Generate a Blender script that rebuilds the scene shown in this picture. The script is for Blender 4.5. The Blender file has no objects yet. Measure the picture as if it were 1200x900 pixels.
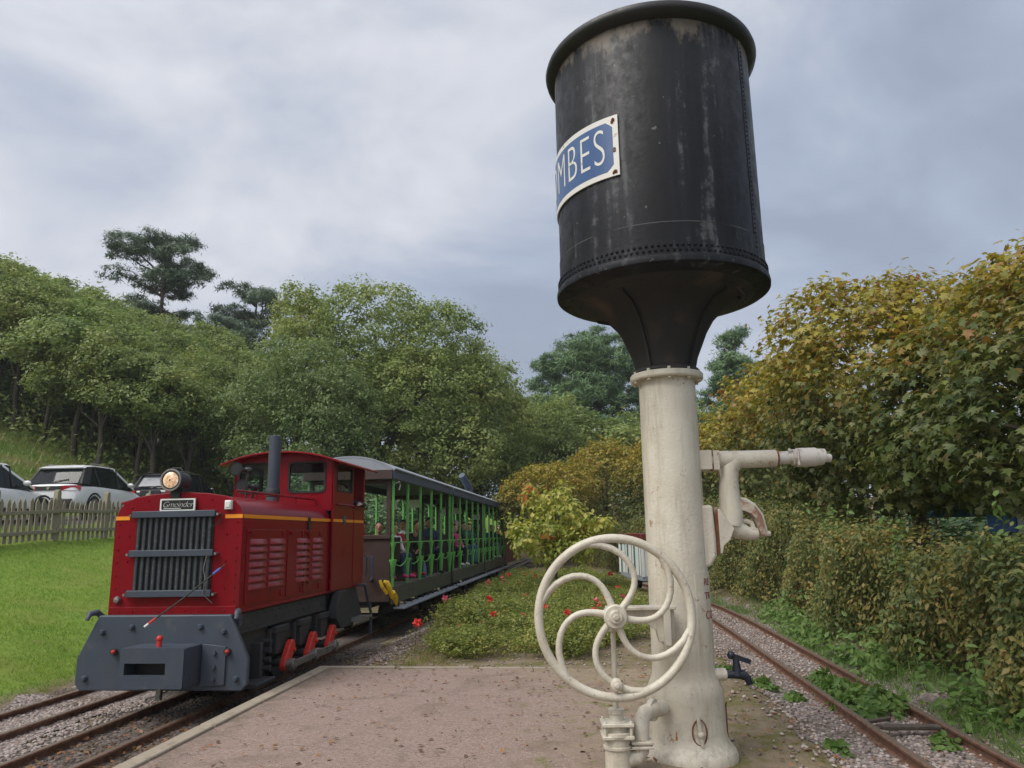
import bpy, math, random
import numpy as np
from mathutils import Vector, Matrix, Euler

random.seed(7)
RNG = np.random.default_rng(11)
R = math.radians
sc = bpy.context.scene
col = sc.collection

# ------------------------------------------------------------------ camera
# world frame: X across the tracks, Y along the railway, Z up (platform = 0)
YAW = R(5.75)
cam_d = bpy.data.cameras.new('camera')
cam = bpy.data.objects.new('camera', cam_d)
col.objects.link(cam)
cam.location = (0, 0, 1.6)
cam.rotation_euler = (Matrix.Rotation(YAW, 3, 'Z') @ Matrix.Rotation(R(90 + 11.35), 3, 'X') @ Matrix.Rotation(R(-1.0), 3, 'Z')).to_euler()
cam_d.sensor_width = 36
cam_d.lens = 26.4
cam_d.clip_start = 0.05
cam_d.clip_end = 3000
sc.camera = cam

# ------------------------------------------------------------------ sky and sun
SUN_AZ = R(-132)      # measured from +Y towards +X: high on the left, a little behind the platform
SUN_EL = R(52)
sun_dir = Vector((math.sin(SUN_AZ) * math.cos(SUN_EL), math.cos(SUN_AZ) * math.cos(SUN_EL), math.sin(SUN_EL)))
world = bpy.data.worlds.new('World')
sc.world = world
world.use_nodes = True
wt = world.node_tree
wt.nodes.clear()
def wn(t, **k):
    n = wt.nodes.new(t)
    for a, b in k.items(): setattr(n, a, b)
    return n
out = wn('ShaderNodeOutputWorld'); bg = wn('ShaderNodeBackground'); bg.inputs['Strength'].default_value = 0.1
sky = wn('ShaderNodeTexSky', sky_type='NISHITA', sun_disc=False, sun_elevation=SUN_EL, sun_rotation=SUN_AZ, air_density=1.0, dust_density=2.0)
tc = wn('ShaderNodeTexCoord')
mp = wn('ShaderNodeMapping'); wt.links.new(tc.outputs['Generated'], mp.inputs[0]); mp.inputs['Scale'].default_value = (1.25, 1.25, 2.4); mp.inputs['Location'].default_value = (2.3, 4.1, .6)
n1 = wn('ShaderNodeTexNoise'); n1.inputs['Scale'].default_value = 1.7; n1.inputs['Detail'].default_value = 5; n1.inputs['Roughness'].default_value = 0.56; n1.inputs['Distortion'].default_value = 0.35
wt.links.new(mp.outputs[0], n1.inputs['Vector'])
dt = wn('ShaderNodeVectorMath', operation='DOT_PRODUCT'); wt.links.new(tc.outputs['Generated'], dt.inputs[0]); dt.inputs[1].default_value = sun_dir
gl = wn('ShaderNodeMapRange'); gl.interpolation_type = 'SMOOTHSTEP'
gl.inputs['From Min'].default_value = -0.35; gl.inputs['From Max'].default_value = 0.9; gl.inputs['To Min'].default_value = -0.07; gl.inputs['To Max'].default_value = 0.30
wt.links.new(dt.outputs['Value'], gl.inputs['Value'])
ad = wn('ShaderNodeMath', operation='ADD'); wt.links.new(n1.outputs[0], ad.inputs[0]); wt.links.new(gl.outputs[0], ad.inputs[1])
rp = wn('ShaderNodeValToRGB'); wt.links.new(ad.outputs[0], rp.inputs[0])
e = rp.color_ramp.elements
e[0].position = 0.34; e[0].color = (0.170, 0.196, 0.250, 1)
e[1].position = 0.80; e[1].color = (0.450, 0.448, 0.462, 1)
k = e.new(0.46); k.color = (0.212, 0.243, 0.305, 1)
k = e.new(0.61); k.color = (0.315, 0.330, 0.370, 1)
scl = wn('ShaderNodeVectorMath', operation='SCALE'); scl.inputs['Scale'].default_value = 10.0
wt.links.new(rp.outputs[0], scl.inputs[0])
mx = wn('ShaderNodeMix', data_type='RGBA'); mx.inputs['Factor'].default_value = 0.93
wt.links.new(sky.outputs[0], mx.inputs['A']); wt.links.new(scl.outputs[0], mx.inputs['B'])
wt.links.new(mx.outputs['Result'], bg.inputs['Color'])
wt.links.new(bg.outputs[0], out.inputs[0])

sun_d = bpy.data.lights.new('sun', 'SUN'); sun_d.energy = 1.5; sun_d.angle = R(36); sun_d.color = (1, 0.96, 0.9)
sun = bpy.data.objects.new('sun', sun_d); col.objects.link(sun)
sun.rotation_euler = sun_dir.to_track_quat('Z', 'Y').to_euler()
sun.location = (-20, 10, 40)
sc.view_settings.view_transform = 'Standard'; sc.view_settings.look = 'None'
sc.view_settings.gamma = 1; sc.view_settings.use_curve_mapping = False
sc.view_settings.exposure = 1.02
sc.render.engine = 'CYCLES'

# ------------------------------------------------------------------ material kit
def new_mat(name):
    m = bpy.data.materials.new(name); m.use_nodes = True
    nt = m.node_tree
    return m, nt, nt.nodes['Principled BSDF']
def N(nt, t, **k):
    n = nt.nodes.new(t)
    for a, b in k.items(): setattr(n, a, b)
    return n
def rgba(c, f=1.0): return (c[0] * f, c[1] * f, c[2] * f, 1)
def noise(nt, scale, detail=4, rough=.55, coord='Object', mapping=None, dist=0):
    t = N(nt, 'ShaderNodeTexCoord'); n = N(nt, 'ShaderNodeTexNoise')
    n.inputs['Scale'].default_value = scale; n.inputs['Detail'].default_value = detail; n.inputs['Roughness'].default_value = rough; n.inputs['Distortion'].default_value = dist
    if mapping:
        mm = N(nt, 'ShaderNodeMapping'); mm.inputs['Scale'].default_value = mapping
        nt.links.new(t.outputs[coord], mm.inputs[0]); nt.links.new(mm.outputs[0], n.inputs['Vector'])
    else: nt.links.new(t.outputs[coord], n.inputs['Vector'])
    return n.outputs[0]
def ramp(nt, fac, stops):
    r = N(nt, 'ShaderNodeValToRGB'); nt.links.new(fac, r.inputs[0]); el = r.color_ramp.elements
    el[0].position, el[0].color = stops[0][0], rgba(stops[0][1])
    el[1].position, el[1].color = stops[-1][0], rgba(stops[-1][1])
    for p, c in stops[1:-1]:
        q = el.new(p); q.color = rgba(c)
    return r.outputs[0]
def mixc(nt, fac, a, b, mode='MIX'):
    m = N(nt, 'ShaderNodeMix', data_type='RGBA', blend_type=mode)
    for s, val in (('Factor', fac), ('A', a), ('B', b)):
        if isinstance(val, bpy.types.NodeSocket): nt.links.new(val, m.inputs[s])
        elif s == 'Factor': m.inputs[s].default_value = val
        else: m.inputs[s].default_value = rgba(val)
    return m.outputs['Result']
def mathn(nt, op, a, b=0.0, clamp=False):
    m = N(nt, 'ShaderNodeMath', operation=op); m.use_clamp = clamp
    for i, val in enumerate((a, b)):
        if isinstance(val, bpy.types.NodeSocket): nt.links.new(val, m.inputs[i])
        else: m.inputs[i].default_value = val
    return m.outputs[0]
def step(nt, val, lo, hi, a=0.0, b=1.0):
    m = N(nt, 'ShaderNodeMapRange'); m.interpolation_type = 'SMOOTHSTEP'
    nt.links.new(val, m.inputs['Value'])
    m.inputs['From Min'].default_value = lo; m.inputs['From Max'].default_value = hi; m.inputs['To Min'].default_value = a; m.inputs['To Max'].default_value = b
    return m.outputs[0]
def bump(nt, h, bs, strength=.3, dist=.01):
    b = N(nt, 'ShaderNodeBump'); b.inputs['Strength'].default_value = strength; b.inputs['Distance'].default_value = dist
    nt.links.new(h, b.inputs['Height']); nt.links.new(b.outputs[0], bs.inputs['Normal'])
def pmat(name, base, rough=.6, metal=0.0, var=.2, vscale=6.0, bstr=.15, bscale=70.0, dirt=None, dscale=3.0, dlo=.52, dhi=.72, coat=0.0, map_=None):
    m, nt, bs = new_mat(name)
    c = mixc(nt, noise(nt, vscale, 5, .6, mapping=map_), [x * (1 - var) for x in base], [min(1, x * (1 + var)) for x in base])
    if dirt is not None:
        f = step(nt, noise(nt, dscale, 7, .65, mapping=map_), dlo, dhi)
        c = mixc(nt, f, c, dirt)
        nt.links.new(mathn(nt, 'ADD', mathn(nt, 'MULTIPLY', f, .35), rough, True), bs.inputs['Roughness'])
    else:
        nt.links.new(step(nt, noise(nt, vscale * 2.3, 4), .3, .7, max(0, rough - .08), min(1, rough + .08)), bs.inputs['Roughness'])
    nt.links.new(c, bs.inputs['Base Color'])
    bs.inputs['Metallic'].default_value = metal
    bs.inputs['Coat Weight'].default_value = coat; bs.inputs['Coat Roughness'].default_value = .12
    if bstr: bump(nt, noise(nt, bscale, 4), bs, bstr, .004)
    return m
def grime(m, amount=.5, col_=(.03, .022, .018), zlo=.8, zhi=2.2):
    """oil and dust: runs down the panels, thicker low down"""
    nt = m.node_tree; bs = nt.nodes['Principled BSDF']; src = bs.inputs['Base Color'].links[0].from_socket
    run = step(nt, noise(nt, 1.0, 7, .7, mapping=(9, 9, .9)), .50, .72)
    spk = step(nt, noise(nt, 38, 5, .7), .60, .70)
    t = N(nt, 'ShaderNodeTexCoord'); s = N(nt, 'ShaderNodeSeparateXYZ'); nt.links.new(t.outputs['Object'], s.inputs[0])
    low = step(nt, s.outputs['Z'], zlo, zhi, 1, .25)
    f = mathn(nt, 'MULTIPLY', mathn(nt, 'MULTIPLY', run, low), amount)
    c = mixc(nt, f, src, col_)
    c = mixc(nt, mathn(nt, 'MULTIPLY', mathn(nt, 'MULTIPLY', spk, low), amount * .6), c, (.16, .13, .11))
    nt.links.new(c, bs.inputs['Base Color']); return m
def leaf_mat(name, stops, trans=.25, clump=.5, cscale=.6, rough=.5, top=None, zlo=0, zhi=5):
    """foliage: colour drawn per leaf, drifting over the crown; 'top' adds turned leaves higher up"""
    m, nt, bs = new_mat(name)
    g = N(nt, 'ShaderNodeNewGeometry')
    f = mathn(nt, 'ADD', mathn(nt, 'MULTIPLY', g.outputs['Random Per Island'], 1 - clump), mathn(nt, 'MULTIPLY', step(nt, noise(nt, cscale, 3, .6), .25, .75), clump))
    c = ramp(nt, f, stops)
    if top:
        t = N(nt, 'ShaderNodeTexCoord'); s = N(nt, 'ShaderNodeSeparateXYZ'); nt.links.new(t.outputs['Object'], s.inputs[0])
        hgt = step(nt, s.outputs['Z'], zlo, zhi)
        g2 = mathn(nt, 'FRACT', mathn(nt, 'MULTIPLY', g.outputs['Random Per Island'], 17.3))
        ff = mathn(nt, 'ADD', mathn(nt, 'ADD', mathn(nt, 'MULTIPLY', hgt, .75), mathn(nt, 'MULTIPLY', noise(nt, cscale * 2.2, 3, .6), .9)), mathn(nt, 'MULTIPLY', g2, .55))
        c = mixc(nt, step(nt, ff, .80, 1.34), c, ramp(nt, g2, top))
    nt.links.new(c, bs.inputs['Base Color'])
    bs.inputs['Roughness'].default_value = rough
    bs.inputs['Specular IOR Level'].default_value = .35
    tr = N(nt, 'ShaderNodeBsdfTranslucent'); nt.links.new(mixc(nt, 1.0, c, (1.5, 1.5, 1.1), 'MULTIPLY'), tr.inputs['Color'])
    ms = N(nt, 'ShaderNodeMixShader'); ms.inputs[0].default_value = min(.45, trans * 1.45)
    nt.links.new(bs.outputs[0], ms.inputs[1]); nt.links.new(tr.outputs[0], ms.inputs[2])
    nt.links.new(ms.outputs[0], nt.nodes['Material Output'].inputs[0])
    return m
def glass_mat(name, tint=(.8, .85, .85), alpha=.35, rough=.03):
    m, nt, bs = new_mat(name)
    bs.inputs['Base Color'].default_value = rgba((.02, .025, .03)); bs.inputs['Roughness'].default_value = rough
    tr = N(nt, 'ShaderNodeBsdfTransparent'); tr.inputs[0].default_value = rgba(tint)
    ms = N(nt, 'ShaderNodeMixShader'); ms.inputs[0].default_value = alpha
    nt.links.new(tr.outputs[0], ms.inputs[1]); nt.links.new(bs.outputs[0], ms.inputs[2])
    nt.links.new(ms.outputs[0], nt.nodes['Material Output'].inputs[0])
    return m

M = {}
M['loco_red'] = pmat('loco_red', (.205, .0055, .013), .30, var=.14, vscale=2.5, bstr=.06, bscale=25, dirt=(.165, .009, .014), dscale=2.2, dlo=.56, dhi=.9, coat=.05)
M['loco_red'].node_tree.nodes['Principled BSDF'].inputs['Specular IOR Level'].default_value = .13
grime(M['loco_red'], .7)
M['louvre_highlight_red'] = pmat('louvre_highlight_red', (.27, .018, .026), .3, var=.2, vscale=20, dirt=(.16, .02, .02), dscale=18)  # paler than the hood red: the louvres' highlights are put into the colour
M['red_bright'] = pmat('red_bright', (.55, .03, .02), .4, var=.2, dirt=(.12, .03, .02), dscale=9)
M['slate'] = pmat('slate', (.047, .06, .085), .48, var=.2, vscale=4, dirt=(.11, .11, .11), dscale=5, dlo=.58, dhi=.85, bstr=.1)
grime(M['slate'], .45, (.10, .085, .07), .1, .9)
M['slate_dark'] = pmat('slate_dark', (.028, .031, .036), .6, var=.3, vscale=5, dirt=(.07, .055, .045), dscale=5)
M['grille_metal'] = pmat('grille_metal', (.045, .055, .065), .55, var=.4, vscale=22, dirt=(.14, .14, .14), dscale=30, bstr=.3)
M['black'] = pmat('black', (.012, .012, .013), .5, var=.3)
M['rubber'] = pmat('rubber', (.018, .018, .018), .75)
M['orange'] = pmat('orange', (.85, .30, .02), .4, var=.08)
M['yellow'] = pmat('yellow', (.75, .47, .02), .45, var=.15, dirt=(.2, .12, .03), dscale=14)
M['white_paint'] = pmat('white_paint', (.72, .72, .7), .45, var=.06)
M['steel'] = pmat('steel', (.30, .29, .28), .42, metal=.8, var=.3, dirt=(.10, .06, .04), dscale=7)
M['chrome'] = pmat('chrome', (.6, .6, .6), .2, metal=.95, var=.1, bstr=0)
M['green_post'] = pmat('green_post', (.15, .46, .11), .42, var=.15, vscale=3, dirt=(.05, .14, .05), dscale=5)
M['olive'] = pmat('olive', (.065, .072, .045), .6, var=.25, dirt=(.10, .09, .07), dscale=4)
M['brown_panel'] = pmat('brown_panel', (.05, .027, .022), .55, var=.2, dirt=(.08, .055, .045), dscale=4)
M['fascia'] = pmat('fascia', (.055, .075, .125), .5, var=.2, dirt=(.17, .17, .18), dscale=6, dlo=.62, dhi=.8)
M['roof_grey'] = pmat('roof_grey', (.28, .305, .35), .6, var=.14, vscale=1.5, dirt=(.16, .165, .17), dscale=1.6, dlo=.5, dhi=.8)
M['wood_dark'] = pmat('wood_dark', (.035, .022, .015), .6, var=.4, map_=(1, 8, 8))
M['floorboard'] = pmat('floorboard', (.13, .12, .105), .8, var=.3)
M['wagon_red'] = pmat('wagon_red', (.12, .018, .016), .5, var=.2, dirt=(.06, .03, .02))
M['glass'] = glass_mat('glass', (.85, .9, .9), .14)
M['car_glass'] = glass_mat('car_glass', (.22, .26, .27), .55)
M['sign_white'] = pmat('sign_white', (.7, .72, .7), .5, var=.05)

# ------------------------------------------------------------------ mesh kit
class MB:
    def __init__(s): s.v = []; s.f = []; s.m = []
    def add(s, vs, fs, mi=0):
        o = len(s.v); s.v.extend([tuple(p) for p in vs])
        for f in fs: s.f.append(tuple(i + o for i in f)); s.m.append(mi)
        return s
    def box(s, c, d, rot=None, mi=0):
        x, y, z = d[0] / 2, d[1] / 2, d[2] / 2
        vs = [Vector((a, b, e)) for a in (-x, x) for b in (-y, y) for e in (-z, z)]
        if rot is not None:
            Q = Euler(rot).to_matrix() if not isinstance(rot, Matrix) else rot
            vs = [Q @ p for p in vs]
        c = Vector(c)
        return s.add([p + c for p in vs], [(0, 1, 3, 2), (4, 6, 7, 5), (0, 4, 5, 1), (2, 3, 7, 6), (0, 2, 6, 4), (1, 5, 7, 3)], mi)
    def bar(s, a, b, w, h, mi=0, up=(0, 0, 1)):
        a, b = Vector(a), Vector(b); d = b - a; L = d.length; d.normalize(); up = Vector(up)
        x = d.cross(up)
        if x.length < 1e-4: x = d.cross(Vector((1, 0, 0)))
        x.normalize(); z = x.cross(d)
        return s.box((a + b) / 2, (w, L, h), Matrix((x, d, z)).transposed(), mi)
    def tube(s, path, rad, n=10, mi=0, caps=True, closed=False):
        P = [Vector(p) for p in path]; k = len(P)
        if not hasattr(rad, '__len__'): rad = [rad] * k
        ref = None; vs = []; fs = []
        for i in range(k):
            if closed: t = P[(i + 1) % k] - P[i - 1]
            else: t = P[min(i + 1, k - 1)] - P[max(i - 1, 0)]
            t.normalize()
            if ref is None:
                ref = t.cross(Vector((0, 0, 1)))
                if ref.length < .05: ref = t.cross(Vector((0, 1, 0)))
            ref = (ref - t * ref.dot(t)).normalized(); b = t.cross(ref)
            for j in range(n):
                a = 2 * math.pi * j / n
                vs.append(P[i] + (ref * math.cos(a) + b * math.sin(a)) * rad[i])
        for i in range(k if closed else k - 1):
            i2 = (i + 1) % k
            for j in range(n):
                j2 = (j + 1) % n; fs.append((i * n + j, i * n + j2, i2 * n + j2, i2 * n + j))
        if caps and not closed:
            fs.append(tuple(range(n - 1, -1, -1))); fs.append(tuple(range((k - 1) * n, k * n)))
        return s.add(vs, fs, mi)
    def cyl(s, a, b, r, r2=None, n=16, mi=0): return s.tube([a, b], [r, r if r2 is None else r2], n, mi)
    def lathe(s, prof, n=32, c=(0, 0, 0), mat=None, mi=0, caps=True):
        vs = []; fs = []; k = len(prof); c = Vector(c)
        for r, z in prof:
            for j in range(n):
                a = 2 * math.pi * j / n; p = Vector((r * math.cos(a), r * math.sin(a), z))
                if mat is not None: p = mat @ p
                vs.append(p + c)
        for i in range(k - 1):
            for j in range(n):
                j2 = (j + 1) % n; fs.append((i * n + j, i * n + j2, (i + 1) * n + j2, (i + 1) * n + j))
        if caps:
            fs.append(tuple(range(n - 1, -1, -1))); fs.append(tuple(range((k - 1) * n, k * n)))
        return s.add(vs, fs, mi)
    def sphere(s, c, r, n=8, mi=0):
        if not hasattr(r, '__len__'): r = (r, r, r)
        c = Vector(c); vs = [c + Vector((0, 0, -r[2]))]; fs = []; h = max(3, n // 2)
        for i in range(1, h):
            t = math.pi * i / h - math.pi / 2
            for j in range(n):
                a = 2 * math.pi * j / n
                vs.append(c + Vector((r[0] * math.cos(t) * math.cos(a), r[1] * math.cos(t) * math.sin(a), r[2] * math.sin(t))))
        vs.append(c + Vector((0, 0, r[2])))
        for j in range(n): fs.append((0, 1 + (j + 1) % n, 1 + j))
        for i in range(h - 2):
            for j in range(n):
                a = 1 + i * n + j; b = 1 + i * n + (j + 1) % n; fs.append((a, b, b + n, a + n))
        t0 = 1 + (h - 2) * n
        for j in range(n): fs.append((t0 + j, t0 + (j + 1) % n, len(vs) - 1))
        return s.add(vs, fs, mi)
    def prism(s, poly, ax, a0, a1, mi=0):
        """poly of 2-D points, extruded along axis ax ('x','y','z')"""
        def p3(p, a):
            return {'x': (a, p[0], p[1]), 'y': (p[0], a, p[1]), 'z': (p[0], p[1], a)}[ax]
        n = len(poly); vs = [p3(p, a0) for p in poly] + [p3(p, a1) for p in poly]
        fs = [tuple(range(n)), tuple(range(2 * n - 1, n - 1, -1))] + [(i, i + n, (i + 1) % n + n, (i + 1) % n) for i in range(n)]
        return s.add(vs, fs, mi)
    def loft(s, rings, mi=0, closed=True, caps=True):
        n = len(rings[0]); vs = [p for r in rings for p in r]; fs = []
        for i in range(len(rings) - 1):
            for j in range(n if closed else n - 1):
                j2 = (j + 1) % n; fs.append((i * n + j, i * n + j2, (i + 1) * n + j2, (i + 1) * n + j))
        if caps and closed:
            fs.append(tuple(range(n - 1, -1, -1))); fs.append(tuple(range((len(rings) - 1) * n, len(rings) * n)))
        return s.add(vs, fs, mi)
    def mesh(s, me, mat, mi=0):
        return s.add([mat @ v.co for v in me.vertices], [tuple(p.vertices) for p in me.polygons], mi)
    def build(s, name, mats, parent=None, origin=(0, 0, 0), angle=38, bevel=0, seg=2):
        me = bpy.data.meshes.new(name); o = Vector(origin)
        me.from_pydata([Vector(p) - o for p in s.v], [], s.f)
        if not isinstance(mats, (list, tuple)): mats = [mats]
        for m in mats: me.materials.append(M[m] if isinstance(m, str) else m)
        if len(mats) > 1: me.polygons.foreach_set('material_index', s.m)
        me.validate(); me.update()
        import bmesh
        bm = bmesh.new(); bm.from_mesh(me); bmesh.ops.recalc_face_normals(bm, faces=bm.faces); bm.to_mesh(me); bm.free()
        me.shade_smooth(); me.set_sharp_from_angle(angle=R(angle))
        ob = bpy.data.objects.new(name, me); col.objects.link(ob)
        if parent is not None: ob.parent = parent
        if bevel:
            b = ob.modifiers.new('bevel', 'BEVEL'); b.width = bevel; b.segments = seg; b.limit_method = 'ANGLE'; b.angle_limit = R(40); b.harden_normals = False
        return ob
def tag(o, label=None, cat=None, group=None, kind=None):
    if label: o['label'] = label
    if cat: o['category'] = cat
    if group: o['group'] = group
    if kind: o['kind'] = kind
    return o
def thing(name, label, cat, loc=(0, 0, 0), rz=0.0, group=None):
    o = bpy.data.objects.new(name, None); col.objects.link(o); o.empty_display_size = .2
    o.location = loc; o.rotation_euler = (0, 0, rz)
    return tag(o, label, cat, group)
def copy_tree(o, parent=None):
    c = o.copy(); col.objects.link(c)
    if parent is not None: c.parent = parent
    for ch in list(o.children): copy_tree(ch, c)
    return c
def plate(outer, holes=(), thick=.02):
    """flat plate in XY with holes, centred on z=0 -> mesh data"""
    cu = bpy.data.curves.new('tmp', 'CURVE'); cu.dimensions = '2D'; cu.fill_mode = 'BOTH'; cu.extrude = thick / 2
    for poly in [outer] + list(holes):
        sp = cu.splines.new('POLY'); sp.points.add(len(poly) - 1)
        for p, q in zip(sp.points, poly): p.co = (q[0], q[1], 0, 1)
        sp.use_cyclic_u = True
    ob = bpy.data.objects.new('tmp', cu); me = bpy.data.meshes.new_from_object(ob)
    bpy.data.objects.remove(ob); bpy.data.curves.remove(cu)
    return me
def text_mesh(body, size, shear=0.0, extrude=.002, align='CENTER', offset=0.0, space=1.0):
    cu = bpy.data.curves.new('tmp', 'FONT'); cu.body = body; cu.size = size; cu.shear = shear; cu.extrude = extrude
    cu.align_x = align; cu.align_y = 'CENTER'; cu.offset = offset; cu.space_character = space; cu.resolution_u = 6
    ob = bpy.data.objects.new('tmp', cu); me = bpy.data.meshes.new_from_object(ob)
    bpy.data.objects.remove(ob); bpy.data.curves.remove(cu)
    return me
def rrect(x0, y0, x1, y1, r, n=4):
    pts = []
    for cx, cy, a0 in ((x1 - r, y1 - r, 0), (x0 + r, y1 - r, 90), (x0 + r, y0 + r, 180), (x1 - r, y0 + r, 270)):
        for i in range(n + 1):
            a = R(a0 + 90 * i / n); pts.append((cx + r * math.cos(a), cy + r * math.sin(a)))
    return pts
XZ = Matrix(((1, 0, 0, 0), (0, 0, -1, 0), (0, 1, 0, 0), (0, 0, 0, 1)))      # plate XY -> world XZ, thickness along Y
YZ = Matrix(((0, 0, 1, 0), (1, 0, 0, 0), (0, 1, 0, 0), (0, 0, 0, 1)))       # plate XY -> world YZ, thickness along X
def T(x, y, z): return Matrix.Translation((x, y, z))

def fast_mesh(name, verts, tris, mats, parent=None, mi=None, smooth=False):
    me = bpy.data.meshes.new(name); nv = len(verts); nt_ = len(tris)
    me.vertices.add(nv); me.vertices.foreach_set('co', np.asarray(verts, np.float32).ravel())
    me.loops.add(nt_ * 3); me.loops.foreach_set('vertex_index', np.asarray(tris, np.int32).ravel())
    me.polygons.add(nt_); me.polygons.foreach_set('loop_start', np.arange(0, nt_ * 3, 3, dtype=np.int32))
    if mi is not None: me.polygons.foreach_set('material_index', mi.astype(np.int32))
    if not isinstance(mats, (list, tuple)): mats = [mats]
    for m in mats: me.materials.append(m)
    me.update(calc_edges=True)
    if smooth: me.shade_smooth()
    ob = bpy.data.objects.new(name, me); col.objects.link(ob)
    if parent is not None: ob.parent = parent
    return ob
TPL = {
    'leaf': (np.array([(0, 0, 0), (.5, .27, .05), (1, 0, -.06), (.5, -.27, .05)]), np.array([(0, 2, 1), (0, 3, 2)])),
    'oval': (np.array([(0, 0, 0), (.3, .24, .04), (.7, .2, .03), (1, 0, -.1), (.7, -.2, .03), (.3, -.24, .04)]), np.array([(0, 2, 1), (0, 3, 2), (0, 4, 3), (0, 5, 4)])),
    'needle': (np.array([(0, .10, 0), (0, -.10, 0), (1, 0, 0)]), np.array([(0, 1, 2)])),
    'maple': (np.array([(0, 0, 0), (.02, .22, .03), (.10, .52, -.05), (.30, .25, .04), (.52, .58, -.06), (.60, .20, .05), (1.0, 0, -.10), (.60, -.20, .05), (.52, -.58, -.06), (.30, -.25, .04), (.10, -.52, -.05), (.02, -.22, .03), (.36, 0, 0)]),
              np.array([(12, i + 1, i) for i in range(0, 11)] + [(12, 0, 11)])),
}
def leaf_cloud(P, nrm, size, tpl='leaf', droop=None, rng=RNG):
    tv, tf = TPL[tpl]; n = len(P)
    nrm = nrm / (np.linalg.norm(nrm, axis=1, keepdims=True) + 1e-9)
    t = rng.normal(size=(n, 3))
    if droop is not None: t = t * (1 - droop) + np.array([0, 0, -1.0]) * droop * 1.6
    t -= nrm * np.sum(t * nrm, axis=1, keepdims=True); t /= np.linalg.norm(t, axis=1, keepdims=True) + 1e-9
    b = np.cross(nrm, t); size = np.asarray(size)[:, None, None]
    V = P[:, None, :] + size * (tv[None, :, 0:1] * t[:, None, :] + tv[None, :, 1:2] * b[:, None, :] + tv[None, :, 2:3] * nrm[:, None, :])
    F = tf[None] + (np.arange(n) * len(tv))[:, None, None]
    return V.reshape(-1, 3), F.reshape(-1, 3)
def crown(lobes, sprays, per, sr, size, tpl, up=.5, flat=.6, shell=.75, droop=None, cull=.72, rng=RNG):
    """lobes: [(centre, radii)]; leaves gathered in sprays near the lobe surfaces"""
    C = np.array([l[0] for l in lobes], float); S = np.array([l[1] for l in lobes], float)
    w = (S.prod(axis=1)) ** (2 / 3); w /= w.sum()
    pick = rng.choice(len(lobes), sprays, p=w)
    d = rng.normal(size=(sprays, 3)); d /= np.linalg.norm(d, axis=1, keepdims=True)
    r = np.where(rng.random(sprays) < shell, rng.uniform(.82, 1.04, sprays), rng.uniform(.35, .85, sprays))
    c = C[pick] + d * S[pick] * r[:, None]
    keep = np.ones(sprays, bool)
    for i in range(len(lobes)):
        q = np.linalg.norm((c - C[i]) / S[i], axis=1); keep &= ~((q < cull) & (pick != i))
    c = c[keep]; d = d[keep]; k = len(c)
    srs = sr * rng.uniform(.6, 1.35, k)
    off = rng.normal(size=(k, per, 3)) * np.array([.55, .55, .55 * flat]) * srs[:, None, None]
    P = (c[:, None, :] + off).reshape(-1, 3)
    nn = np.repeat(d, per, axis=0) * .55 + off.reshape(-1, 3) / sr * .5 + np.array([0, 0, up]) + rng.normal(size=(k * per, 3)) * .5
    sz = size * rng.uniform(.6, 1.3, k * per)
    return leaf_cloud(P, nn, sz, tpl, droop, rng)
def wobble(a, b, n, amp, seed):
    rr = random.Random(seed); a, b = Vector(a), Vector(b); out = []
    w = Vector((0, 0, 0))
    for i in range(n + 1):
        t = i / n
        if 0 < i < n: w = w * .6 + Vector((rr.uniform(-1, 1), rr.uniform(-1, 1), rr.uniform(-.4, .4))) * amp
        out.append(a.lerp(b, t) + w * math.sin(math.pi * t))
    return out

# ================================================================== GROUND
def smooth(t): t = np.clip(t, 0, 1); return t * t * (3 - 2 * t)
_yk = np.linspace(-40, 120, 641)
_xk = np.interp(_yk, [-40, 14, 18, 21, 25, 29, 33, 38, 42, 47, 52, 58, 120], [2.64, 2.64, 2.58, 2.28, 1.52, .70, -.10, -1.2, -2.15, -3.3, -4.15, -4.58, -4.58])
_g = np.exp(-np.linspace(-2, 2, 41) ** 2); _g /= _g.sum()
_xk = np.convolve(np.pad(_xk, 20, mode='edge'), _g, 'valid')
def xr(y): return np.interp(y, _yk, _xk)
CX = -4.58          # main track centre
CX2 = -6.02         # siding centre
RAILZ = -.18; BALZ = -.27
LX = np.array([-400, -160, -90, -50, -30, -25, -21.5, -19, -18.6, -14.9, -14.2, -13.1, -10, -7.4, -6.75, -6.5, 400])
LZ = np.array([60, 34, 21, 13, 7.0, 5.3, 3.9, 2.6, 2.14, 2.06, 1.92, 1.60, .76, .02, -.17, BALZ, BALZ])
_lx = np.linspace(-400, 400, 16001); _lz = np.interp(_lx, LX, LZ)
_g2 = np.exp(-np.linspace(-2, 2, 17) ** 2); _g2 /= _g2.sum(); _lz = np.convolve(np.pad(_lz, 8, mode='edge'), _g2, 'valid')
def vnoise(x, y, s, seed=0):
    return (np.sin(x * s * 1.0 + seed) * np.cos(y * s * 1.27 + seed * 2.1) + .6 * np.sin(x * s * 2.3 + y * s * 1.9 + seed * 3.3) + .4 * np.cos(y * s * 4.1 - x * s * 3.3 + seed)) / 2
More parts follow.
